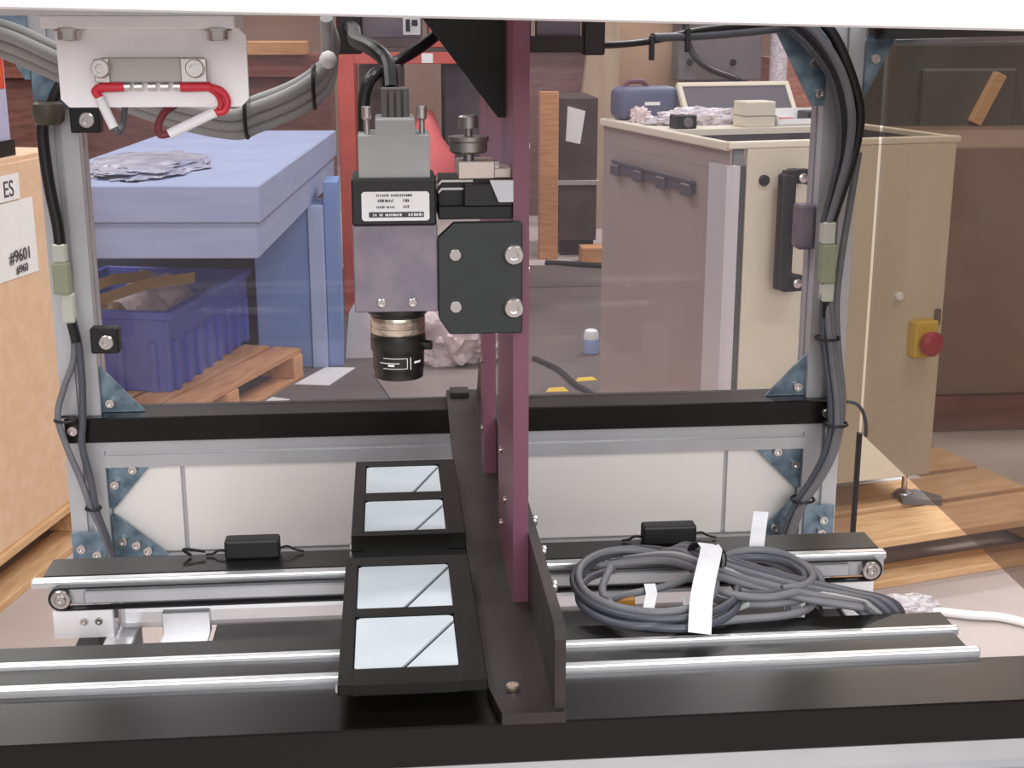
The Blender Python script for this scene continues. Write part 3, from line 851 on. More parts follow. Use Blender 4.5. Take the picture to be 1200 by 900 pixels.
spiral(0.205, 0.990, 0.062, 0.072, 30, 1.9, zb + 0.003, 0.010, 0.06, CABD)
spiral(0.196, 0.986, 0.050, 0.064, 60, 0.95, zb + 0.012, 0.006, 0.08, CABG)
spiral(0.186, 0.976, 0.047, 0.052, 100, 0.62, zb + 0.004, 0.004, 0.05, CABD)
spiral(0.290, 0.993, 0.046, 0.044, 185, 1.3, zb + 0.004, 0.012, 0.10, CABG)
spiral(0.284, 0.990, 0.040, 0.036, 170, -0.8, zb + 0.010, 0.004, 0.10, CABD)
spiral(0.298, 0.998, 0.036, 0.034, 180, -0.75, zb + 0.014, 0.002, 0.12, CABG)
strand(CO, ring_path(0.315, 1.010, 0.020, 0.055, -60, 85, 9, zb + 0.006, zb + 0.006), 0.0018, CABK)
for k in range(9):
    d = (k - 4) * 0.0036
    e = random.uniform(-0.004, 0.004)
    strand(CO, [(0.196 + d * 2.0, 1.050 - abs(d) * 0.8, zb + 0.008 + 0.0004 * k), (0.228 + d * 0.7, 1.034 + d * 0.5, zb + 0.015 + 0.0009 * k), (0.250 + d * 0.4, 1.008 + d * 0.8, zb + 0.017 + 0.0008 * k), (0.278, 0.984 + d * 1.3 + e, zb + 0.015 + 0.0007 * k), (0.318, 0.963 + d * 1.2 + e, zb + 0.011 + 0.0005 * k), (0.352, 0.951 + d * 0.9, zb + 0.008 + 0.0003 * k), (0.368 + d, 0.951 + d * 0.5, zb + 0.004), (0.382 + d, 0.957 + d * 0.3, zb - 0.010), (0.386 + d, 0.962 + d * 0.3, zb - 0.035)], 0.0031, (CABG, CABD, CABG, CABL, CABD, CABG, CABD, CABG, CABD)[k])
strand(CO, [(0.318, 0.980, zb + 0.006), (0.322, 0.958, zb + 0.003), (0.300, 0.941, zb + 0.003), (0.262, 0.936, zb + 0.003), (0.225, 0.933, zb + 0.003), (0.180, 0.945, zb + 0.004), (0.160, 0.975, zb + 0.010), (0.172, 1.015, zb + 0.016)], 0.0032, CABG)
strand(CO, [(0.160, 0.965, zb + 0.010), (0.182, 0.985, zb + 0.005), (0.215, 0.992, zb + 0.008), (0.245, 1.002, zb + 0.014), (0.268, 1.012, zb + 0.014), (0.30, 1.035, zb + 0.010), (0.330, 1.010, zb + 0.005)], 0.003, CABG)
strand(CO, [(0.235, 0.940, zb + 0.003), (0.270, 0.955, zb + 0.006), (0.305, 0.972, zb + 0.012)], 0.0024, CABL)
make('cable_tie', B().tube([(0.240, 1.024, zb + 0.010), (0.246, 1.008, zb + 0.008), (0.256, 0.996, zb + 0.012), (0.260, 0.999, zb + 0.030), (0.250, 1.013, zb + 0.034), (0.241, 1.026, zb + 0.026)], 0.0030, 8, 4, True), CABK, CO)
make('white_tag', B().ribbon([(0.250, 1.008, zb + 0.036), (0.251, 1.000, zb + 0.035), (0.247, 0.988, zb + 0.033), (0.238, 0.964, zb + 0.027), (0.230, 0.940, zb + 0.0225), (0.225, 0.922, zb + 0.0215), (0.222, 0.910, zb + 0.014), (0.221, 0.906, zb + 0.007)], (0.016, -0.006, 0), 0.0008), TAGM, CO)
make('white_tag', B().ribbon([(0.309, 1.066, zb + 0.040), (0.306, 1.060, zb + 0.028), (0.302, 1.050, zb + 0.016), (0.301, 1.038, zb + 0.010)], (0.012, -0.003, 0), 0.0008), TAGM, CO)
make('white_tag', B().ribbon([(0.200, 0.992, zb + 0.010), (0.199, 0.978, zb + 0.008), (0.192, 0.955, zb + 0.004)], (0.009, 0, 0), 0.0008), TAGM, CO)
make('white_tag', B().prism([(0.222, 0.965), (0.240, 0.972), (0.224, 0.985)], 'z', zb + 0.002, zb + 0.003), TAGM, CO)
make('amber_terminal', B().box(0.171, 0.186, 0.977, 0.986, 0.9985, 1.0105, 0.001), mat('amber_plastic', (170, 120, 50), 0.5), CO)

# thin black lead clipped under the header at the right of the column
OL = thing('overhead_lead', 'thin black lead with dark ties hanging under the header near the cabinet', 'cable', (0.32, 1.4, 1.42))
strand(OL, [(0.166, 1.30, 1.428), (0.215, 1.34, 1.425), (0.27, 1.40, 1.428), (0.33, 1.45, 1.438), (0.40, 1.50, 1.443), (0.452, 1.54, 1.447)], 0.0035, CABK)
strand(OL, [(0.27, 1.40, 1.431), (0.33, 1.45, 1.432), (0.40, 1.50, 1.436), (0.452, 1.54, 1.440)], 0.0045, CABD)
for p in ((0.268, 1.395, 1.421), (0.312, 1.43, 1.428)):
    make('cable_tie', B().box(p[0] - 0.0025, p[0] + 0.0025, p[1] - 0.003, p[1] + 0.003, p[2] - 0.012, p[2] + 0.012, 0.0006), CABK, OL)

# ------------------------------------------------------------------ background: pallets
def pallet(name_label, loc, rz, L, W, nb, m, H=0.13, ns=3):
    """L along local x (boards run along x), W along local y"""
    T = thing('pallet', name_label, 'pallet', loc, rz)
    bw = W / nb * 0.86
    for i in range(nb):
        y = (i + 0.5) * W / nb
        lpart('deck_board', B().box(0, L, y - bw / 2, y + bw / 2, H - 0.022, H, 0.002), m, T)
    for y in (0.0, W / 2 - 0.05, W - 0.1):
        lpart('bottom_board', B().box(0, L, y, y + 0.1, 0, 0.022, 0.002), m, T)
    for i in range(ns):
        x = 0.05 + i * (L - 0.1) / (ns - 1)
        lpart('stringer', B().box(x - 0.045, x + 0.045, 0, W, 0.022, H - 0.022, 0.002), m, T)
    return T



from mathutils import noise as mnoise


def lump(c, rx, ry, rz, amp, freq, seed, sub=4, floor_cut=None):
    """crumpled blob: a noisy flattened sphere"""
    b = B()
    bmesh.ops.create_icosphere(b.bm, subdivisions=sub, radius=1.0)
    for v in b.bm.verts:
        d = v.co.normalized()
        n = mnoise.fractal(d * freq + Vector((seed, seed * 2, 0)), 0.8, 2.0, 4)
        k = 1.0 + amp * n
        v.co = Vector((c[0] + d.x * rx * k, c[1] + d.y * ry * k, c[2] + d.z * rz * k))
        if floor_cut is not None and v.co.z < floor_cut:
            v.co.z = floor_cut
    return b


def text_part(parent, name, body, size, mtx, material):
    cu = bpy.data.curves.new('lettering', 'FONT')
    cu.body = body
    cu.size = size
    cu.extrude = 0.0006
    tmp = bpy.data.objects.new('lettering', cu)
    COL.objects.link(tmp)
    dg = bpy.context.evaluated_depsgraph_get()
    me = bpy.data.meshes.new_from_object(tmp.evaluated_get(dg))
    bpy.data.objects.remove(tmp)
    bpy.data.curves.remove(cu)
    me.materials.clear()
    me.materials.append(material)
    o = bpy.data.objects.new(name, me)
    me.name = name
    COL.objects.link(o)
    o.parent = parent
    o.matrix_local = mtx
    return o


def frame_mtx(o, ux, uy):
    ux, uy = Vector(ux).normalized(), Vector(uy).normalized()
    uz = ux.cross(uy)
    return Matrix.Translation(o) @ Matrix((ux, uy, uz)).transposed().to_4x4()


# ------------------------------------------------------------------ dark mat and floor bits
tag(make('floor_mat', B().box(-2.6, 2.2, 5.05, 7.4, 0.0, 0.008), mat('dark_grey_rubber_mat', (110, 99, 96), 0.6, 0.0, rgb2=(94, 84, 82), scale=2.5, detail=8)), 'wide dark grey rubber mat lying on the warehouse floor', 'mat')
tag(make('floor_mat', B().box(-2.5, 2.2, 7.42, 8.1, 0.0, 0.009), mat('darker_mat', (96, 86, 84), 0.6, var=0.06, scale=3)), 'darker narrow rubber mat strip beyond the wide floor mat', 'mat')
tag(make('paper_sheet', B().prism([(-0.395, 5.43), (-0.255, 5.40), (-0.155, 5.68), (-0.28, 5.70)], 'z', 0.008, 0.011), PAPER), 'white paper sheet on the mat beside the blue boards', 'paper')
tag(make('paper_sheet', B().prism([(-0.56, 5.02), (-0.46, 4.98), (-0.40, 5.20), (-0.47, 5.24)], 'z', 0.0, 0.011), PAPER), 'pink-white paper scrap beside the pallet carrying the blue tote', 'paper')
tag(make('card_sheet', B().prism([(0.00, 5.13), (0.36, 5.06), (0.44, 5.60), (-0.08, 5.58)], 'z', 0.008, 0.013), mat('grey_card', (140, 126, 122), 0.7, var=0.05, scale=6)), 'grey card sheet lying on the dark floor mat below the lens', 'card')
b = B()
b.tube([(0.62, 5.75, 0.016), (0.70, 5.55, 0.016), (0.74, 5.30, 0.016), (0.80, 5.10, 0.016), (0.86, 4.7, 0.008)], 0.012)
tag(make('floor_cable', b, CABK), 'black power cable trailing over the floor mat', 'cable')
b = B()
b.tube([(0.95, 8.15, 0.012), (1.2, 8.0, 0.02), (1.5, 7.9, 0.02)], 0.02)
tag(make('floor_hose', b, CABK), 'thin black hose lying past the far edge of the mats', 'hose')
BT = thing('bottle', 'small white and blue bottle standing on the floor mat beside the cabinet', 'bottle', (0.885, 5.85, 0.008))
lpart('body', B().lathe([(0.030, 0), (0.034, 0.004), (0.034, 0.065), (0.033, 0.068)], (0, 0, 0), 'z', 20), mat('pale_blue_label', (146, 166, 206), 0.5), BT, True)
lpart('cap', B().lathe([(0.033, 0.067), (0.034, 0.085), (0.028, 0.105), (0.018, 0.110)], (0, 0, 0), 'z', 20), PAPER, BT, True)
for i, (x, y, a) in enumerate([(0.80, 5.40, 0.3), (0.66, 5.25, -0.4)]):
    tag(make('yellow_scrap', B().prism([(x - 0.05, y - 0.03), (x + 0.045, y - 0.02 + a * 0.02), (x + 0.03, y + 0.04), (x - 0.03, y + 0.03)], 'z', 0.008, 0.010), YELL), ['yellow paper scrap on the mat next to the black power cable', 'smaller yellow paper scrap on the mat close to the maroon column'][i], 'scrap')

# ------------------------------------------------------------------ wooden crate at the left
d13 = Vector((math.sin(math.radians(13)), math.cos(math.radians(13)), 0))
CR0 = Vector((-1.005, 3.352, 0)) - d13 * 0.9
pallet('pine pallet carrying the tall particle board crate', CR0 + Vector((0.02, -0.02, 0)), math.radians(77), 1.45, 1.1, 7, WOOD)
# local x runs along the visible side wall (away from the camera), local y to the left
CT = thing('shipping_crate', 'tall particle board shipping crate with white labels beside the machine', 'crate', CR0 + Vector((0, 0, 0.13)), math.radians(77))
lpart('side_panel', B().box(0, 1.42, 0, 0.02, 0, 0.965, 0.002), PLY, CT)
lpart('body', B().box(0, 1.42, 0.02, 1.05, 0, 0.955, 0.002), PLY, CT)
lpart('lid', B().box(-0.01, 1.43, 0.005, 1.06, 0.955, 0.978, 0.002), PLY, CT)
lbl = lpart('paper_label', B().prism([(0.86, 0.68), (1.238, 0.672), (1.238, 0.868), (0.86, 0.872)], 'y', -0.002, 0.0), PAPER, CT)
lb2 = lpart('paper_label', B().prism([(0.80, 0.873), (1.170, 0.873), (1.172, 0.938), (0.80, 0.94)], 'y', -0.004, -0.002), PAPER, CT)
for body, size, x, z, par in (('ES', 0.058, 1.085, 0.884, lb2), ('#9601', 0.045, 1.085, 0.715, lbl), ('#960', 0.030, 1.115, 0.685, lbl)):
    text_part(par, 'lettering', body, size, frame_mtx(Vector((x, -0.0045, z)) - ORG[par], (1, 0, 0), (0, 0, 1)), INK)
BX = thing('carton', 'pale lilac carton with red sticker on top of the crate', 'carton', CR0 + Vector((0, 0, 1.108)), math.radians(77))
lpart('body', B().box(0.4, 1.215, 0.03, 0.8, 0, 0.42, 0.003), mat('lilac_carton', (176, 176, 206), 0.7, var=0.05, scale=4), BX)
st = lpart('red_sticker', B().box(0.9, 1.205, 0.028, 0.030, 0.17, 0.30), mat('red_sticker', (214, 74, 40), 0.5), BX)
lsub('yellow_mark', B().prism([(1.165, 0.20), (1.185, 0.20), (1.190, 0.25), (1.170, 0.26)], 'y', 0.027, 0.028), YELL, st)
lpart('black_strap', B().box(1.12, 1.222, 0.024, 0.030, 0.0, 0.04), BLK2, BX)

# ------------------------------------------------------------------ blue goods
d21 = Vector((math.sin(math.radians(21)), math.cos(math.radians(21)), 0))
P0 = Vector((-0.364, 5.556, 0)) - d21 * 1.25
pallet('pine pallet carrying the blue ribbed tote', P0, math.radians(69), 1.25, 1.1, 8, WOODO, 0.13)
TT = thing('tote', 'blue ribbed plastic tote full of scrap on the pallet', 'tote', (-0.80, 4.90, 0.13), math.radians(77))
W, L, H = 0.62, 0.88, 0.30
b = B()
b.box(0, L, 0, 0.02, 0, H, 0.003).box(0, L, W - 0.02, W, 0, H, 0.003).box(0, 0.02, 0.018, W - 0.018, 0, H, 0.003).box(L - 0.02, L, 0.018, W - 0.018, 0, H, 0.003).box(0.01, L - 0.01, 0.01, W - 0.01, 0.0, 0.02)
lpart('body', b, TOTE, TT)
for k in range(8):
    x = 0.05 + k * (L - 0.1) / 7
    lpart('rib', B().box(x - 0.012, x + 0.012, -0.016, 0.002, 0.0, H * 0.62, 0.003), TOTE, TT)
    if k < 5:
        y = 0.06 + k * (W - 0.12) / 4
        lpart('rib', B().box(-0.016, 0.002, y - 0.012, y + 0.012, 0.0, H * 0.62, 0.003), TOTE, TT)
lpart('rim', B().box(-0.014, L + 0.014, -0.018, 0.0, H - 0.03, H, 0.003).box(-0.014, 0.0, -0.01, W + 0.01, H - 0.03, H, 0.003), TOTE, TT)
sc = lump((-0.94, 5.53, 0.29), 0.17, 0.19, 0.165, 0.22, 2.2, 3.1, 4, 0.1505)
tag(make('film_bag', sc, BAG, None, True, True), 'crumpled pinkish plastic film heaped inside the blue tote', 'film')
sc = lump((-1.08, 5.16, 0.28), 0.12, 0.11, 0.145, 0.22, 2.6, 8.3, 4, 0.1505)
tag(make('film_bag', sc, mat('yellow_brown_film', (178, 148, 84), 0.5, 0.0, rgb2=(120, 92, 60), scale=12, bump=0.6), None, True, True), 'crumpled yellow-brown packing scrap in the blue tote', 'film')
for i, (a, c) in enumerate((((-1.08, 5.03, 0.445), (-0.76, 5.36, 0.47)), ((-1.18, 5.20, 0.445), (-0.94, 5.38, 0.475)))):
    b = B()
    b.ribbon([a, ((a[0] + c[0]) / 2, (a[1] + c[1]) / 2, (a[2] + c[2]) / 2 + 0.02), c], (0.0, 0.012, 0.04), 0.006)
    tag(make('packing_strip', b, mat('ochre_strip', (196, 160, 92), 0.6)), ['longer ochre packing strip poking out of the blue tote', 'shorter ochre packing strip lying across the scrap in the tote'][i], 'strip')

tag(make('dark_carton', B().box(-1.5, -0.56, 5.95, 6.6, 0.0, 0.70, 0.004), mat('dark_navy_board', (58, 62, 84), 0.8, var=0.1, scale=6)), 'dark navy carton behind the blue tote under the foam slabs', 'carton')
rzs = math.radians(-4.4)
for i, (dx, dz, dl) in enumerate(((0.0, 0.0, 0.0), (0.012, 0.1185, 0.02))):
    S = B()
    S.box(-0.78, 0, 0, 2.20 + dl, 0, 0.118, 0.004, 1, Matrix.Translation((-0.418 + dx, 4.42 - dl, 0.70 + dz)) @ Matrix.Rotation(rzs, 4, 'Z'))
    tag(make('foam_slab', S, FOAM), ['thick blue foam slab lying flat, lower of the two above the tote', 'thick blue foam slab lying flat, topmost above the tote'][i], 'foam slab')
tag(make('film_sheet', lump((-0.85, 5.0, 0.942), 0.20, 0.42, 0.030, 0.25, 2.5, 4.4, 5, 0.938), mat('grey_blue_film', (206, 208, 222), 0.25, 0.0, rgb2=(160, 166, 190), scale=9, bump=0.5), None, True, True), 'crumpled grey-blue plastic film lying on the top foam slab', 'film')
tag(make('blue_board', B().box(-0.56, -0.335, 5.72, 5.78, 0.008, 0.70, 0.003), FOAMV), 'widest upright blue board propping up the foam slabs', 'board')
tag(make('blue_board', B().box(-0.333, -0.268, 5.70, 5.95, 0.008, 0.70, 0.003), FOAML), 'pale upright blue board between two darker blue boards', 'board')
tag(make('blue_board', B().box(-0.266, -0.205, 5.72, 5.95, 0.008, 0.795, 0.003), FOAMV), 'tallest upright blue board next to the orange rack upright', 'board')
b = B()
b.prism([(0.0, 0.0), (0.13, 0.0), (0.17, 0.06), (0.15, 0.24), (0.06, 0.27), (0.02, 0.20)], 'y', 0, 0.03, Matrix.Translation((-0.20, 5.86, 0.008)) @ Matrix.Rotation(math.radians(-10), 4, 'X'))
tag(make('foam_sheet', b, FOAMW), 'light grey foam offcut standing behind the lens', 'foam')
tag(make('plastic_bag', lump((0.28, 5.80, 0.12), 0.23, 0.16, 0.19, 0.30, 2.0, 5.5, 5, 0.008), BAG, None, True, True), 'crumpled pinkish white plastic bag heaped behind the maroon column', 'bag')

# ------------------------------------------------------------------ orange rack with goods
RK = thing('storage_rack', 'orange-red steel storage rack with goods far behind the camera column', 'rack', (0.2, 7.2, 0))
for (x, y) in ((-0.188, 6.85), (-0.188, 7.75), (0.66, 6.85), (0.66, 7.75)):
    make('upright', B().box(x - 0.041, x + 0.041, y - 0.035, y + 0.035, 0, 1.75, 0.004), ORANGE, RK)
for y in (6.85, 7.75):
    for z in (0.60, 1.235):
        make('beam', B().box(-0.15, 0.62, y - 0.025, y + 0.025, z, z + 0.055, 0.003), ORANGE, RK)
for z in (0.655, 1.29):
    make('shelf_deck', B().box(-0.15, 0.62, 6.83, 7.77, z, z + 0.02), DBROWN, RK)
make('beam_tag', B().box(0.18, 0.235, 6.822, 6.825, 1.24, 1.285), PAPER, RK)
tag(make('goods_box', B().box(0.30, 0.60, 7.1, 7.5, 0.675, 1.215, 0.004), DGREY), 'dark grey box on the lower rack shelf behind the camera', 'box')
CN = thing('red_cone', 'pinkish red cone standing on the lower rack shelf', 'cone', (0.20, 6.98, 0.675))
lpart('shell', B().lathe([(0.150, 0.02), (0.145, 0.11), (0.085, 0.19), (0.04, 0.32), (0.03, 0.33)], (0, 0, 0), 'z', 28), REDC, CN, True)
lpart('foot', B().box(-0.15, 0.15, -0.11, 0.11, 0.0, 0.022, 0.004), BLK2, CN)
tag(make('goods_box', B().box(-0.13, 0.10, 7.1, 7.6, 0.675, 1.22, 0.004), DBROWN), 'dark brown box on the lower rack shelf by the orange upright', 'box')
tag(make('goods_box', B().box(-0.12, 0.18, 6.95, 7.5, 1.31, 1.62, 0.004), DBROWN), 'dark brown box on the upper rack shelf', 'box')
tag(make('goods_box', B().box(0.22, 0.36, 6.9, 7.2, 1.31, 1.5, 0.004), ORANGE), 'small orange-red box on the upper rack shelf', 'box')
tag(make('timber_crate', B().box(0.72, 1.75, 10.3, 10.9, 0.0, 1.22, 0.004), mat('mauve_brown_timber', (128, 96, 92), 0.8, 0.0, rgb2=(112, 82, 80), scale=4, stretch=(2, 2, 10))), 'mauve-brown timber crate behind the brown cupboard', 'crate')
tag(make('timber_crate', B().box(0.75, 1.75, 10.25, 10.85, 1.22, 1.31, 0.004), REDC), 'pinkish red boards on the mauve-brown timber crate', 'boards')
tag(make('timber_crate', B().box(-3.2, -0.32, 8.2, 9.0, 0.0, 1.12, 0.004), RBROWN), 'large red-brown timber crate far behind the blue foam slabs', 'crate')
tag(make('timber_crate', B().box(-3.0, -0.38, 8.15, 8.95, 1.12, 1.245, 0.004), mat('rust_board', (142, 86, 72), 0.8, rgb2=(118, 70, 62), scale=3, stretch=(1, 1, 8))), 'rust-red boards stacked on the large timber crate', 'boards')
tag(make('plank', B().box(-2.6, -0.45, 8.1, 8.5, 1.246, 1.32, 0.004), WOODO), 'tan plank on top of the rust-red boards', 'plank')

# goods right of the column
tag(make('plank', B().box(0.93, 1.045, 8.35, 8.43, 0.0, 1.02, 0.003), WOODO), 'tall upright pine plank near the dark brown cupboard', 'plank')
DC = thing('brown_cupboard', 'dark brown cupboard with papers far behind the cabinet', 'cupboard', (1.2, 8.7, 0))
lpart('body', B().box(-0.14, 0.10, -0.25, 0.35, 0.1, 0.98, 0.006), DBROWN, DC)
lpart('shelf_lip', B().box(-0.15, 0.11, -0.28, -0.245, 0.45, 0.48, 0.002), STEEL, DC)
lpart('white_sheet', B().prism([(-0.10, 0.72), (-0.01, 0.70), (0.02, 0.90), (-0.09, 0.93)], 'y', -0.262, -0.252), PAPER, DC)
lpart('plinth', B().box(-0.12, 0.09, -0.2, 0.3, 0.0, 0.1), BLK2, DC)
tag(make('wood_block', B().box(1.17, 1.46, 8.15, 8.3, 0.008, 0.10, 0.003), WOODO), 'short pine block on the floor by the dark brown cupboard', 'block')
tag(make('canvas_partition', B().prism([(1.30, 0.0), (1.62, 0.0), (1.62, 1.42), (1.42, 1.42), (1.36, 0.9)], 'y', 9.6, 9.68), TANW), 'beige canvas partition beyond the brown cupboard', 'partition')
tag(make('tan_board', B().box(1.62, 2.24, 9.75, 9.83, 0.0, 1.48, 0.004), mat('tan_board', (186, 156, 128), 0.85, rgb2=(172, 142, 116), scale=2)), 'large tan board beside the canvas partition', 'board')
GB = thing('wall_box', 'grey electrical box on a stand above the cabinet clutter', 'electrical box', (2.27, 9.4, 0))
lpart('body', B().box(-0.28, 0.30, 0, 0.22, 1.04, 1.60, 0.006), MGREY, GB)
lpart('stand', B().box(-0.2, 0.22, 0.05, 0.17, 0.0, 1.041), MGREY, GB)
for x in (-0.2, 0.1):
    lpart('knob', B().lathe([(0.022, 0), (0.022, -0.012), (0.015, -0.014)], (x, 0.0, 1.16), 'y', 16), BLK2, GB, True)
lpart('hose', B().tube([(-0.26, -0.02, 1.58), (-0.25, -0.06, 1.40), (-0.20, -0.08, 1.22), (-0.08, -0.10, 1.12), (0.10, -0.12, 1.05), (0.13, -0.10, 1.0)], 0.022), CABK, GB)
tag(make('wrapped_roll', B().lathe([(0.05, 0.0), (0.06, 0.01), (0.06, 1.38), (0.05, 1.39)], (2.66, 9.3, 0.0), 'z', 20), BUBB, None, True, True), 'tall pale roll of bubble wrap standing by the grey electrical box', 'roll')
b = B().box(2.76, 4.2, 9.8, 10.1, 0.0, 1.18, 0.004)
tag(make('brick_pallet', b, mat('pinkish_brick', (186, 132, 116), 0.85, rgb2=(160, 108, 96), scale=6, stretch=(1, 1, 6))), 'pinkish stacked blocks far behind the cabinet', 'blocks')
tag(make('grey_machine', B().box(2.05, 3.0, 5.6, 6.4, 0.0, 1.36, 0.02, 2).box(2.2, 2.6, 5.55, 5.62, 0.9, 1.25, 0.01), mat('dark_green_grey', (86, 88, 86), 0.6, var=0.08, scale=4)), 'dark green-grey machine housing seen through the smoked guard', 'machine')
tag(make('brown_carton', B().box(1.95, 2.9, 4.60, 5.549, 0.13, 1.02, 0.006), mat('brown_carton', (128, 106, 92), 0.8, var=0.06, scale=3)), 'big brown carton beside the beige cabinet behind the smoked guard', 'carton')
tag(make('pallet_block', B().box(1.91, 2.94, 4.58, 5.53, 0.0, 0.13, 0.004), RBROWN), 'red-brown skid under the big brown carton', 'skid')
tag(make('plank', B().box(-0.025, 0.025, -0.02, 0.02, 0, 0.22, 0.003, 1, Matrix.Translation((2.42, 5.531, 1.030)) @ Matrix.Rotation(math.radians(25), 4, 'Y')), WOOD), 'short pale plank standing on the brown carton against the green-grey machine', 'plank')

# ------------------------------------------------------------------ beige cabinet on its pallet
f12 = math.radians(12)
tag(make('paper_sheet', B().prism([(1.22, 3.66), (1.56, 3.72), (1.52, 3.98), (1.20, 3.92)], 'z', 0.13, 0.132), PAPER), 'white paper sheet on the pallet underneath the beige cabinet', 'paper')
pallet('pine pallet carrying the beige cabinet', Vector((1.201, 3.209, 0)) - Vector((math.cos(math.radians(15)), math.sin(math.radians(15)), 0)) * 0.78, math.radians(15), 1.5, 1.3, 6, WOOD, 0.13)
CB = thing('equipment_cabinet', 'beige equipment cabinet with black bow handle and red stop button', 'cabinet', (0.862, 3.39, 0.13), f12)
W, D, HT = 0.645, 0.90, 1.016
z0 = 0.085
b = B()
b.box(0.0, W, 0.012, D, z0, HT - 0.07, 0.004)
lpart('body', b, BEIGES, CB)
# front left aluminium corner strip, seal and the two doors
lpart('corner_strip', B().prism([(-0.012, 0.0), (0.0, -0.010), (0.020, -0.010), (0.020, 0.05), (-0.012, 0.105)], 'z', z0, HT - 0.055), mat('grey_silver_strip', (204, 199, 202), 0.4, 0.2), CB)
lpart('door_seal', B().box(0.0205, 0.034, -0.008, 0.0125, z0, HT - 0.055), mat('dark_seal', (72, 76, 74), 0.5), CB)
dr = lpart('front_door', B().box(0.038, W, -0.012, 0.012, z0, HT - 0.012, 0.003, 2), BEIGE, CB)
b = B()
hx = 0.125
b.box(hx - 0.020, hx + 0.022, -0.075, -0.045, 0.65, 0.945, 0.007, 2)
b.prism([(hx - 0.015, 0.925), (hx + 0.012, 0.925), (hx + 0.055, 0.915), (hx + 0.055, 0.955), (hx - 0.005, 0.952)], 'y', -0.070, -0.045)
b.prism([(hx - 0.015, 0.67), (hx + 0.012, 0.68), (hx + 0.055, 0.685), (hx + 0.055, 0.645), (hx + 0.002, 0.645)], 'y', -0.070, -0.045)
b.box(hx + 0.020, hx + 0.055, -0.050, -0.012, 0.916, 0.952, 0.004)
b.box(hx + 0.020, hx + 0.055, -0.050, -0.012, 0.648, 0.684, 0.004)
hd = lsub('bow_handle', b, BLK2, dr)
for z in (0.934, 0.666):
    lpart('handle_bolt', B().lathe([(0.012, -0.070), (0.012, -0.076), (0.008, -0.078)], (hx + 0.038, 0, z), 'y', 16), STEEL, CB, True)
lsub('lock', B().lathe([(0.014, -0.012), (0.014, -0.020), (0.010, -0.024)], (0.085, 0, 0.924), 'y', 18), BLK2, dr, True)
lsub('hinge', B().box(W - 0.028, W - 0.010, -0.022, -0.012, 0.515, 0.560, 0.003), mat('hinge_brown', (104, 92, 88), 0.5), dr)
es = lpart('emergency_stop', B().box(0.540, 0.610, -0.050, -0.012, 0.435, 0.535, 0.004), YELL, CB)
lsub('mushroom_button', B().lathe([(0.016, -0.050), (0.016, -0.062), (0.032, -0.066), (0.034, -0.078), (0.026, -0.086), (0.010, -0.089)], (0.576, 0, 0.478), 'y', 24), REDB, es, True)
lpart('small_lamp', B().lathe([(0.012, -0.012), (0.012, -0.022), (0.008, -0.027)], (0.50, 0, 0.602), 'y', 16), PAPER, CB, True)
# side recess handles
b = B()
b.box(-0.014, 0.002, 0.205, 0.78, 0.868, 0.900, 0.004)
b.box(-0.018, -0.012, 0.20, 0.785, 0.893, 0.905, 0.002)
sh = lpart('side_handle_bar', b, mat('dark_grey_plastic', (84, 78, 84), 0.4), CB)
for y in (0.23, 0.40, 0.57, 0.75):
    lsub('grip', B().box(-0.024, -0.012, y - 0.03, y + 0.03, 0.858, 0.893, 0.004), mat('dark_grey_plastic', (84, 78, 84), 0.4), sh)
lpart('side_screw', B().lathe([(0.006, -0.0), (0.006, -0.004), (0.004, -0.005)], (0.0, 0.10, 0.80), 'x', 12), BLK2, CB, True)
# top: cream rim with a dark well, raised rear plate
b = B()
b.box(-0.014, W + 0.012, -0.014, 0.012, HT - 0.012, HT + 0.006, 0.004, 2)
b.box(-0.014, 0.008, 0.010, D, HT - 0.018, HT + 0.004, 0.004, 2)
b.box(W - 0.010, W + 0.012, 0.010, D, HT - 0.018, HT + 0.004, 0.004, 2)
b.box(0.006, W - 0.008, 0.44, D, HT - 0.018, HT + 0.002, 0.002, 1)
lpart('top_rim', b, CREAM, CB)
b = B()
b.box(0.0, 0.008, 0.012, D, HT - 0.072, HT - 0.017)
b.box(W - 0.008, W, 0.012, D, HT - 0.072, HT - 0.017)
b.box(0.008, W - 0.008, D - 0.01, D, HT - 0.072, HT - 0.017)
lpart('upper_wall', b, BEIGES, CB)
lpart('top_well', B().box(0.008, W - 0.008, 0.012, 0.46, HT - 0.072, HT - 0.060).box(0.008, W - 0.008, 0.4405, 0.46, HT - 0.06, HT - 0.004).box(0.0082, 0.011, 0.012, 0.44, HT - 0.06, HT - 0.010).box(W - 0.011, W - 0.0082, 0.012, 0.44, HT - 0.06, HT - 0.010), DGREY, CB)
for (x, y) in ((0.05, 0.06), (W - 0.04, 0.045), (0.05, D - 0.06), (W - 0.05, D - 0.06)):
    lf = lpart('levelling_foot', B().lathe([(0.032, 0), (0.034, 0.004), (0.026, 0.020), (0.012, 0.026), (0.0085, 0.028), (0.0085, 0.090)], (x, y, 0), 'z', 22), STEEL, CB, True)
b = B()
b.prism([(-0.045, -0.035), (0.055, -0.075), (0.075, -0.045), (0.04, 0.03), (-0.03, 0.035)], 'z', 0.0, 0.016, Matrix.Translation((W - 0.03, 0.03, 0)))
lpart('foot_pad', b, MGREY, CB)


def cab_local(x, y, z):
    c, s = math.cos(f12), math.sin(f12)
    return (0.862 + c * x - s * y, 3.39 + s * x + c * y, 0.13 + z)


ZT = HT + 0.002


def cab_thing(name, label, cat, x, y, z=ZT, rz=0.0):
    return thing(name, label, cat, cab_local(x, y, z), f12 + rz)


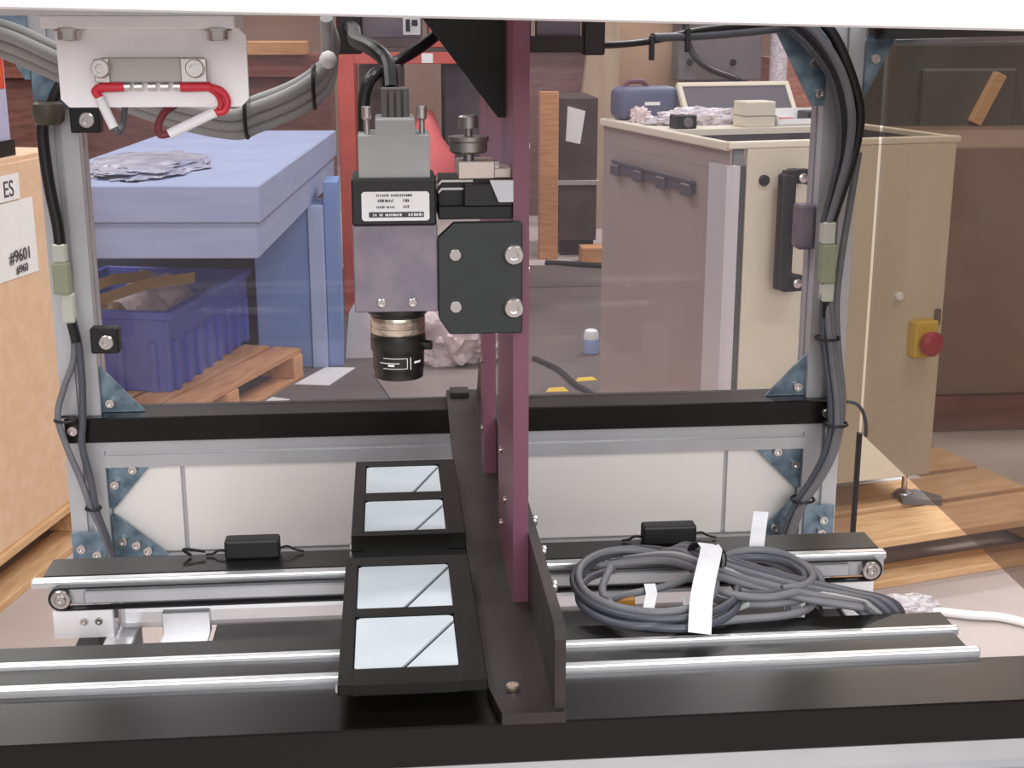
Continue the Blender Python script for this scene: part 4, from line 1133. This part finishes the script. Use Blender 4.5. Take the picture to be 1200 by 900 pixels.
t = cab_thing('tool_case', 'slate blue rounded tool case at the back of the cabinet top', 'case', 0.012, 0.845)
lpart('body', B().box(0.0, 0.20, -0.05, 0.05, 0, 0.10, 0.025, 3), NAVY, t, True)
lpart('handle', B().tube([(0.03, 0.0, 0.095), (0.045, 0.0, 0.112), (0.09, 0.0, 0.114), (0.11, 0.0, 0.095)], 0.008), mat('maroon_grip', (110, 66, 76), 0.5), t, True)
lpart('latch', B().box(0.08, 0.13, -0.053, -0.049, 0.045, 0.055), PAPER, t)
bwrap = lump((0, 0, 0), 0.165, 0.055, 0.045, 0.3, 4.5, 2.2, 5, 0.0)
t = cab_thing('bubble_wrap', 'crumpled shiny bubble wrap along the cabinet top', 'bubble wrap', 0.20, 0.615)
lpart('sheet', bwrap, BUBB, t, True)
t = cab_thing('film_scrap', 'crumpled pinkish film at the left edge of the cabinet top', 'film', 0.056, 0.735)
lpart('sheet', lump((0, 0, 0), 0.032, 0.042, 0.045, 0.3, 3.5, 7.7, 4, 0.0), BAG, t, True)
t = cab_thing('black_gadget', 'small black boxy gadget in front of the bubble wrap', 'gadget', 0.075, 0.475)
lpart('body', B().box(-0.03, 0.035, -0.025, 0.025, 0, 0.038, 0.004, 2), BLK2, t)
lpart('lens_ring', B().lathe([(0.014, -0.025), (0.014, -0.032), (0.009, -0.033)], (0.006, 0, 0.018), 'y', 16), MGREY, t, True)
t = cab_thing('cream_box', 'plain cream box between bubble wrap and white tray', 'box', 0.30, 0.47)
lpart('body', B().box(-0.04, 0.055, -0.02, 0.06, 0, 0.072, 0.003), CREAM, t)
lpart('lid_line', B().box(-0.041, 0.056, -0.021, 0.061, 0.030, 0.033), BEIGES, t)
t = cab_thing('framed_panel', 'cream framed dark grey panel leaning at the back of the cabinet', 'panel', 0.40, 0.72)
Mx = Matrix.Translation((0, 0, 0.0035)) @ Matrix.Rotation(math.radians(-38), 4, 'X')
lpart('panel', B().box(-0.19, 0.16, -0.008, 0.004, 0.012, 0.115, 0.001, 1, Mx), mat('panel_dark_grey', (96, 92, 100), 0.4), t)
lpart('frame', B().box(-0.205, 0.175, -0.012, 0.006, 0.115, 0.130, 0.002, 1, Mx).box(-0.205, -0.19, -0.012, 0.006, 0.0, 0.118, 0.002, 1, Mx).box(0.16, 0.175, -0.012, 0.006, 0.0, 0.118, 0.002, 1, Mx).box(-0.205, 0.175, -0.012, 0.006, 0.0, 0.013, 0.002, 1, Mx), CREAM, t)
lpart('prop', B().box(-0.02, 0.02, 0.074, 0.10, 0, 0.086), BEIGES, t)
t = cab_thing('white_tray', 'white shallow tray with oddments near the machine post', 'tray', 0.45, 0.49)
lpart('base', B().box(-0.085, 0.11, -0.03, 0.07, 0, 0.006).box(-0.085, 0.11, -0.03, -0.025, 0, 0.020).box(-0.085, 0.11, 0.065, 0.07, 0, 0.045).box(-0.085, -0.08, -0.03, 0.07, 0, 0.03).box(0.105, 0.11, -0.03, 0.07, 0, 0.03), PAPER, t)
t = cab_thing('black_gadget', 'black handheld device lying inside the white tray', 'gadget', 0.50, 0.50, ZT + 0.006)
lpart('body', B().box(-0.03, 0.03, -0.015, 0.035, 0, 0.034, 0.004, 2), DGREY, t)
lpart('screen', B().box(-0.02, 0.02, -0.016, -0.0145, 0.010, 0.028), BLK2, t)
t = cab_thing('red_part', 'small red plastic piece lying inside the white tray', 'part', 0.42, 0.50, ZT + 0.006)
lpart('body', B().box(-0.025, 0.02, -0.01, 0.02, 0, 0.016, 0.003), mat('dull_red', (176, 110, 104), 0.5), t)

# scraps on the floor by the cabinet pallet
b = B()
b.tube([(1.33, 3.06, 0.012), (1.42, 3.02, 0.014), (1.50, 3.0, 0.012), (1.58, 2.93, 0.010)], 0.011)
tag(make('plastic_tube', b, PAPER, None, True, True), 'white plastic tube lying on the floor before the cabinet pallet', 'tube')
tag(make('film_scrap', lump((1.27, 3.08, 0.015), 0.09, 0.045, 0.03, 0.35, 4, 1.3, 4, 0.0), BUBB, None, True, True), 'clear plastic scrap on the floor before the cabinet pallet', 'film')
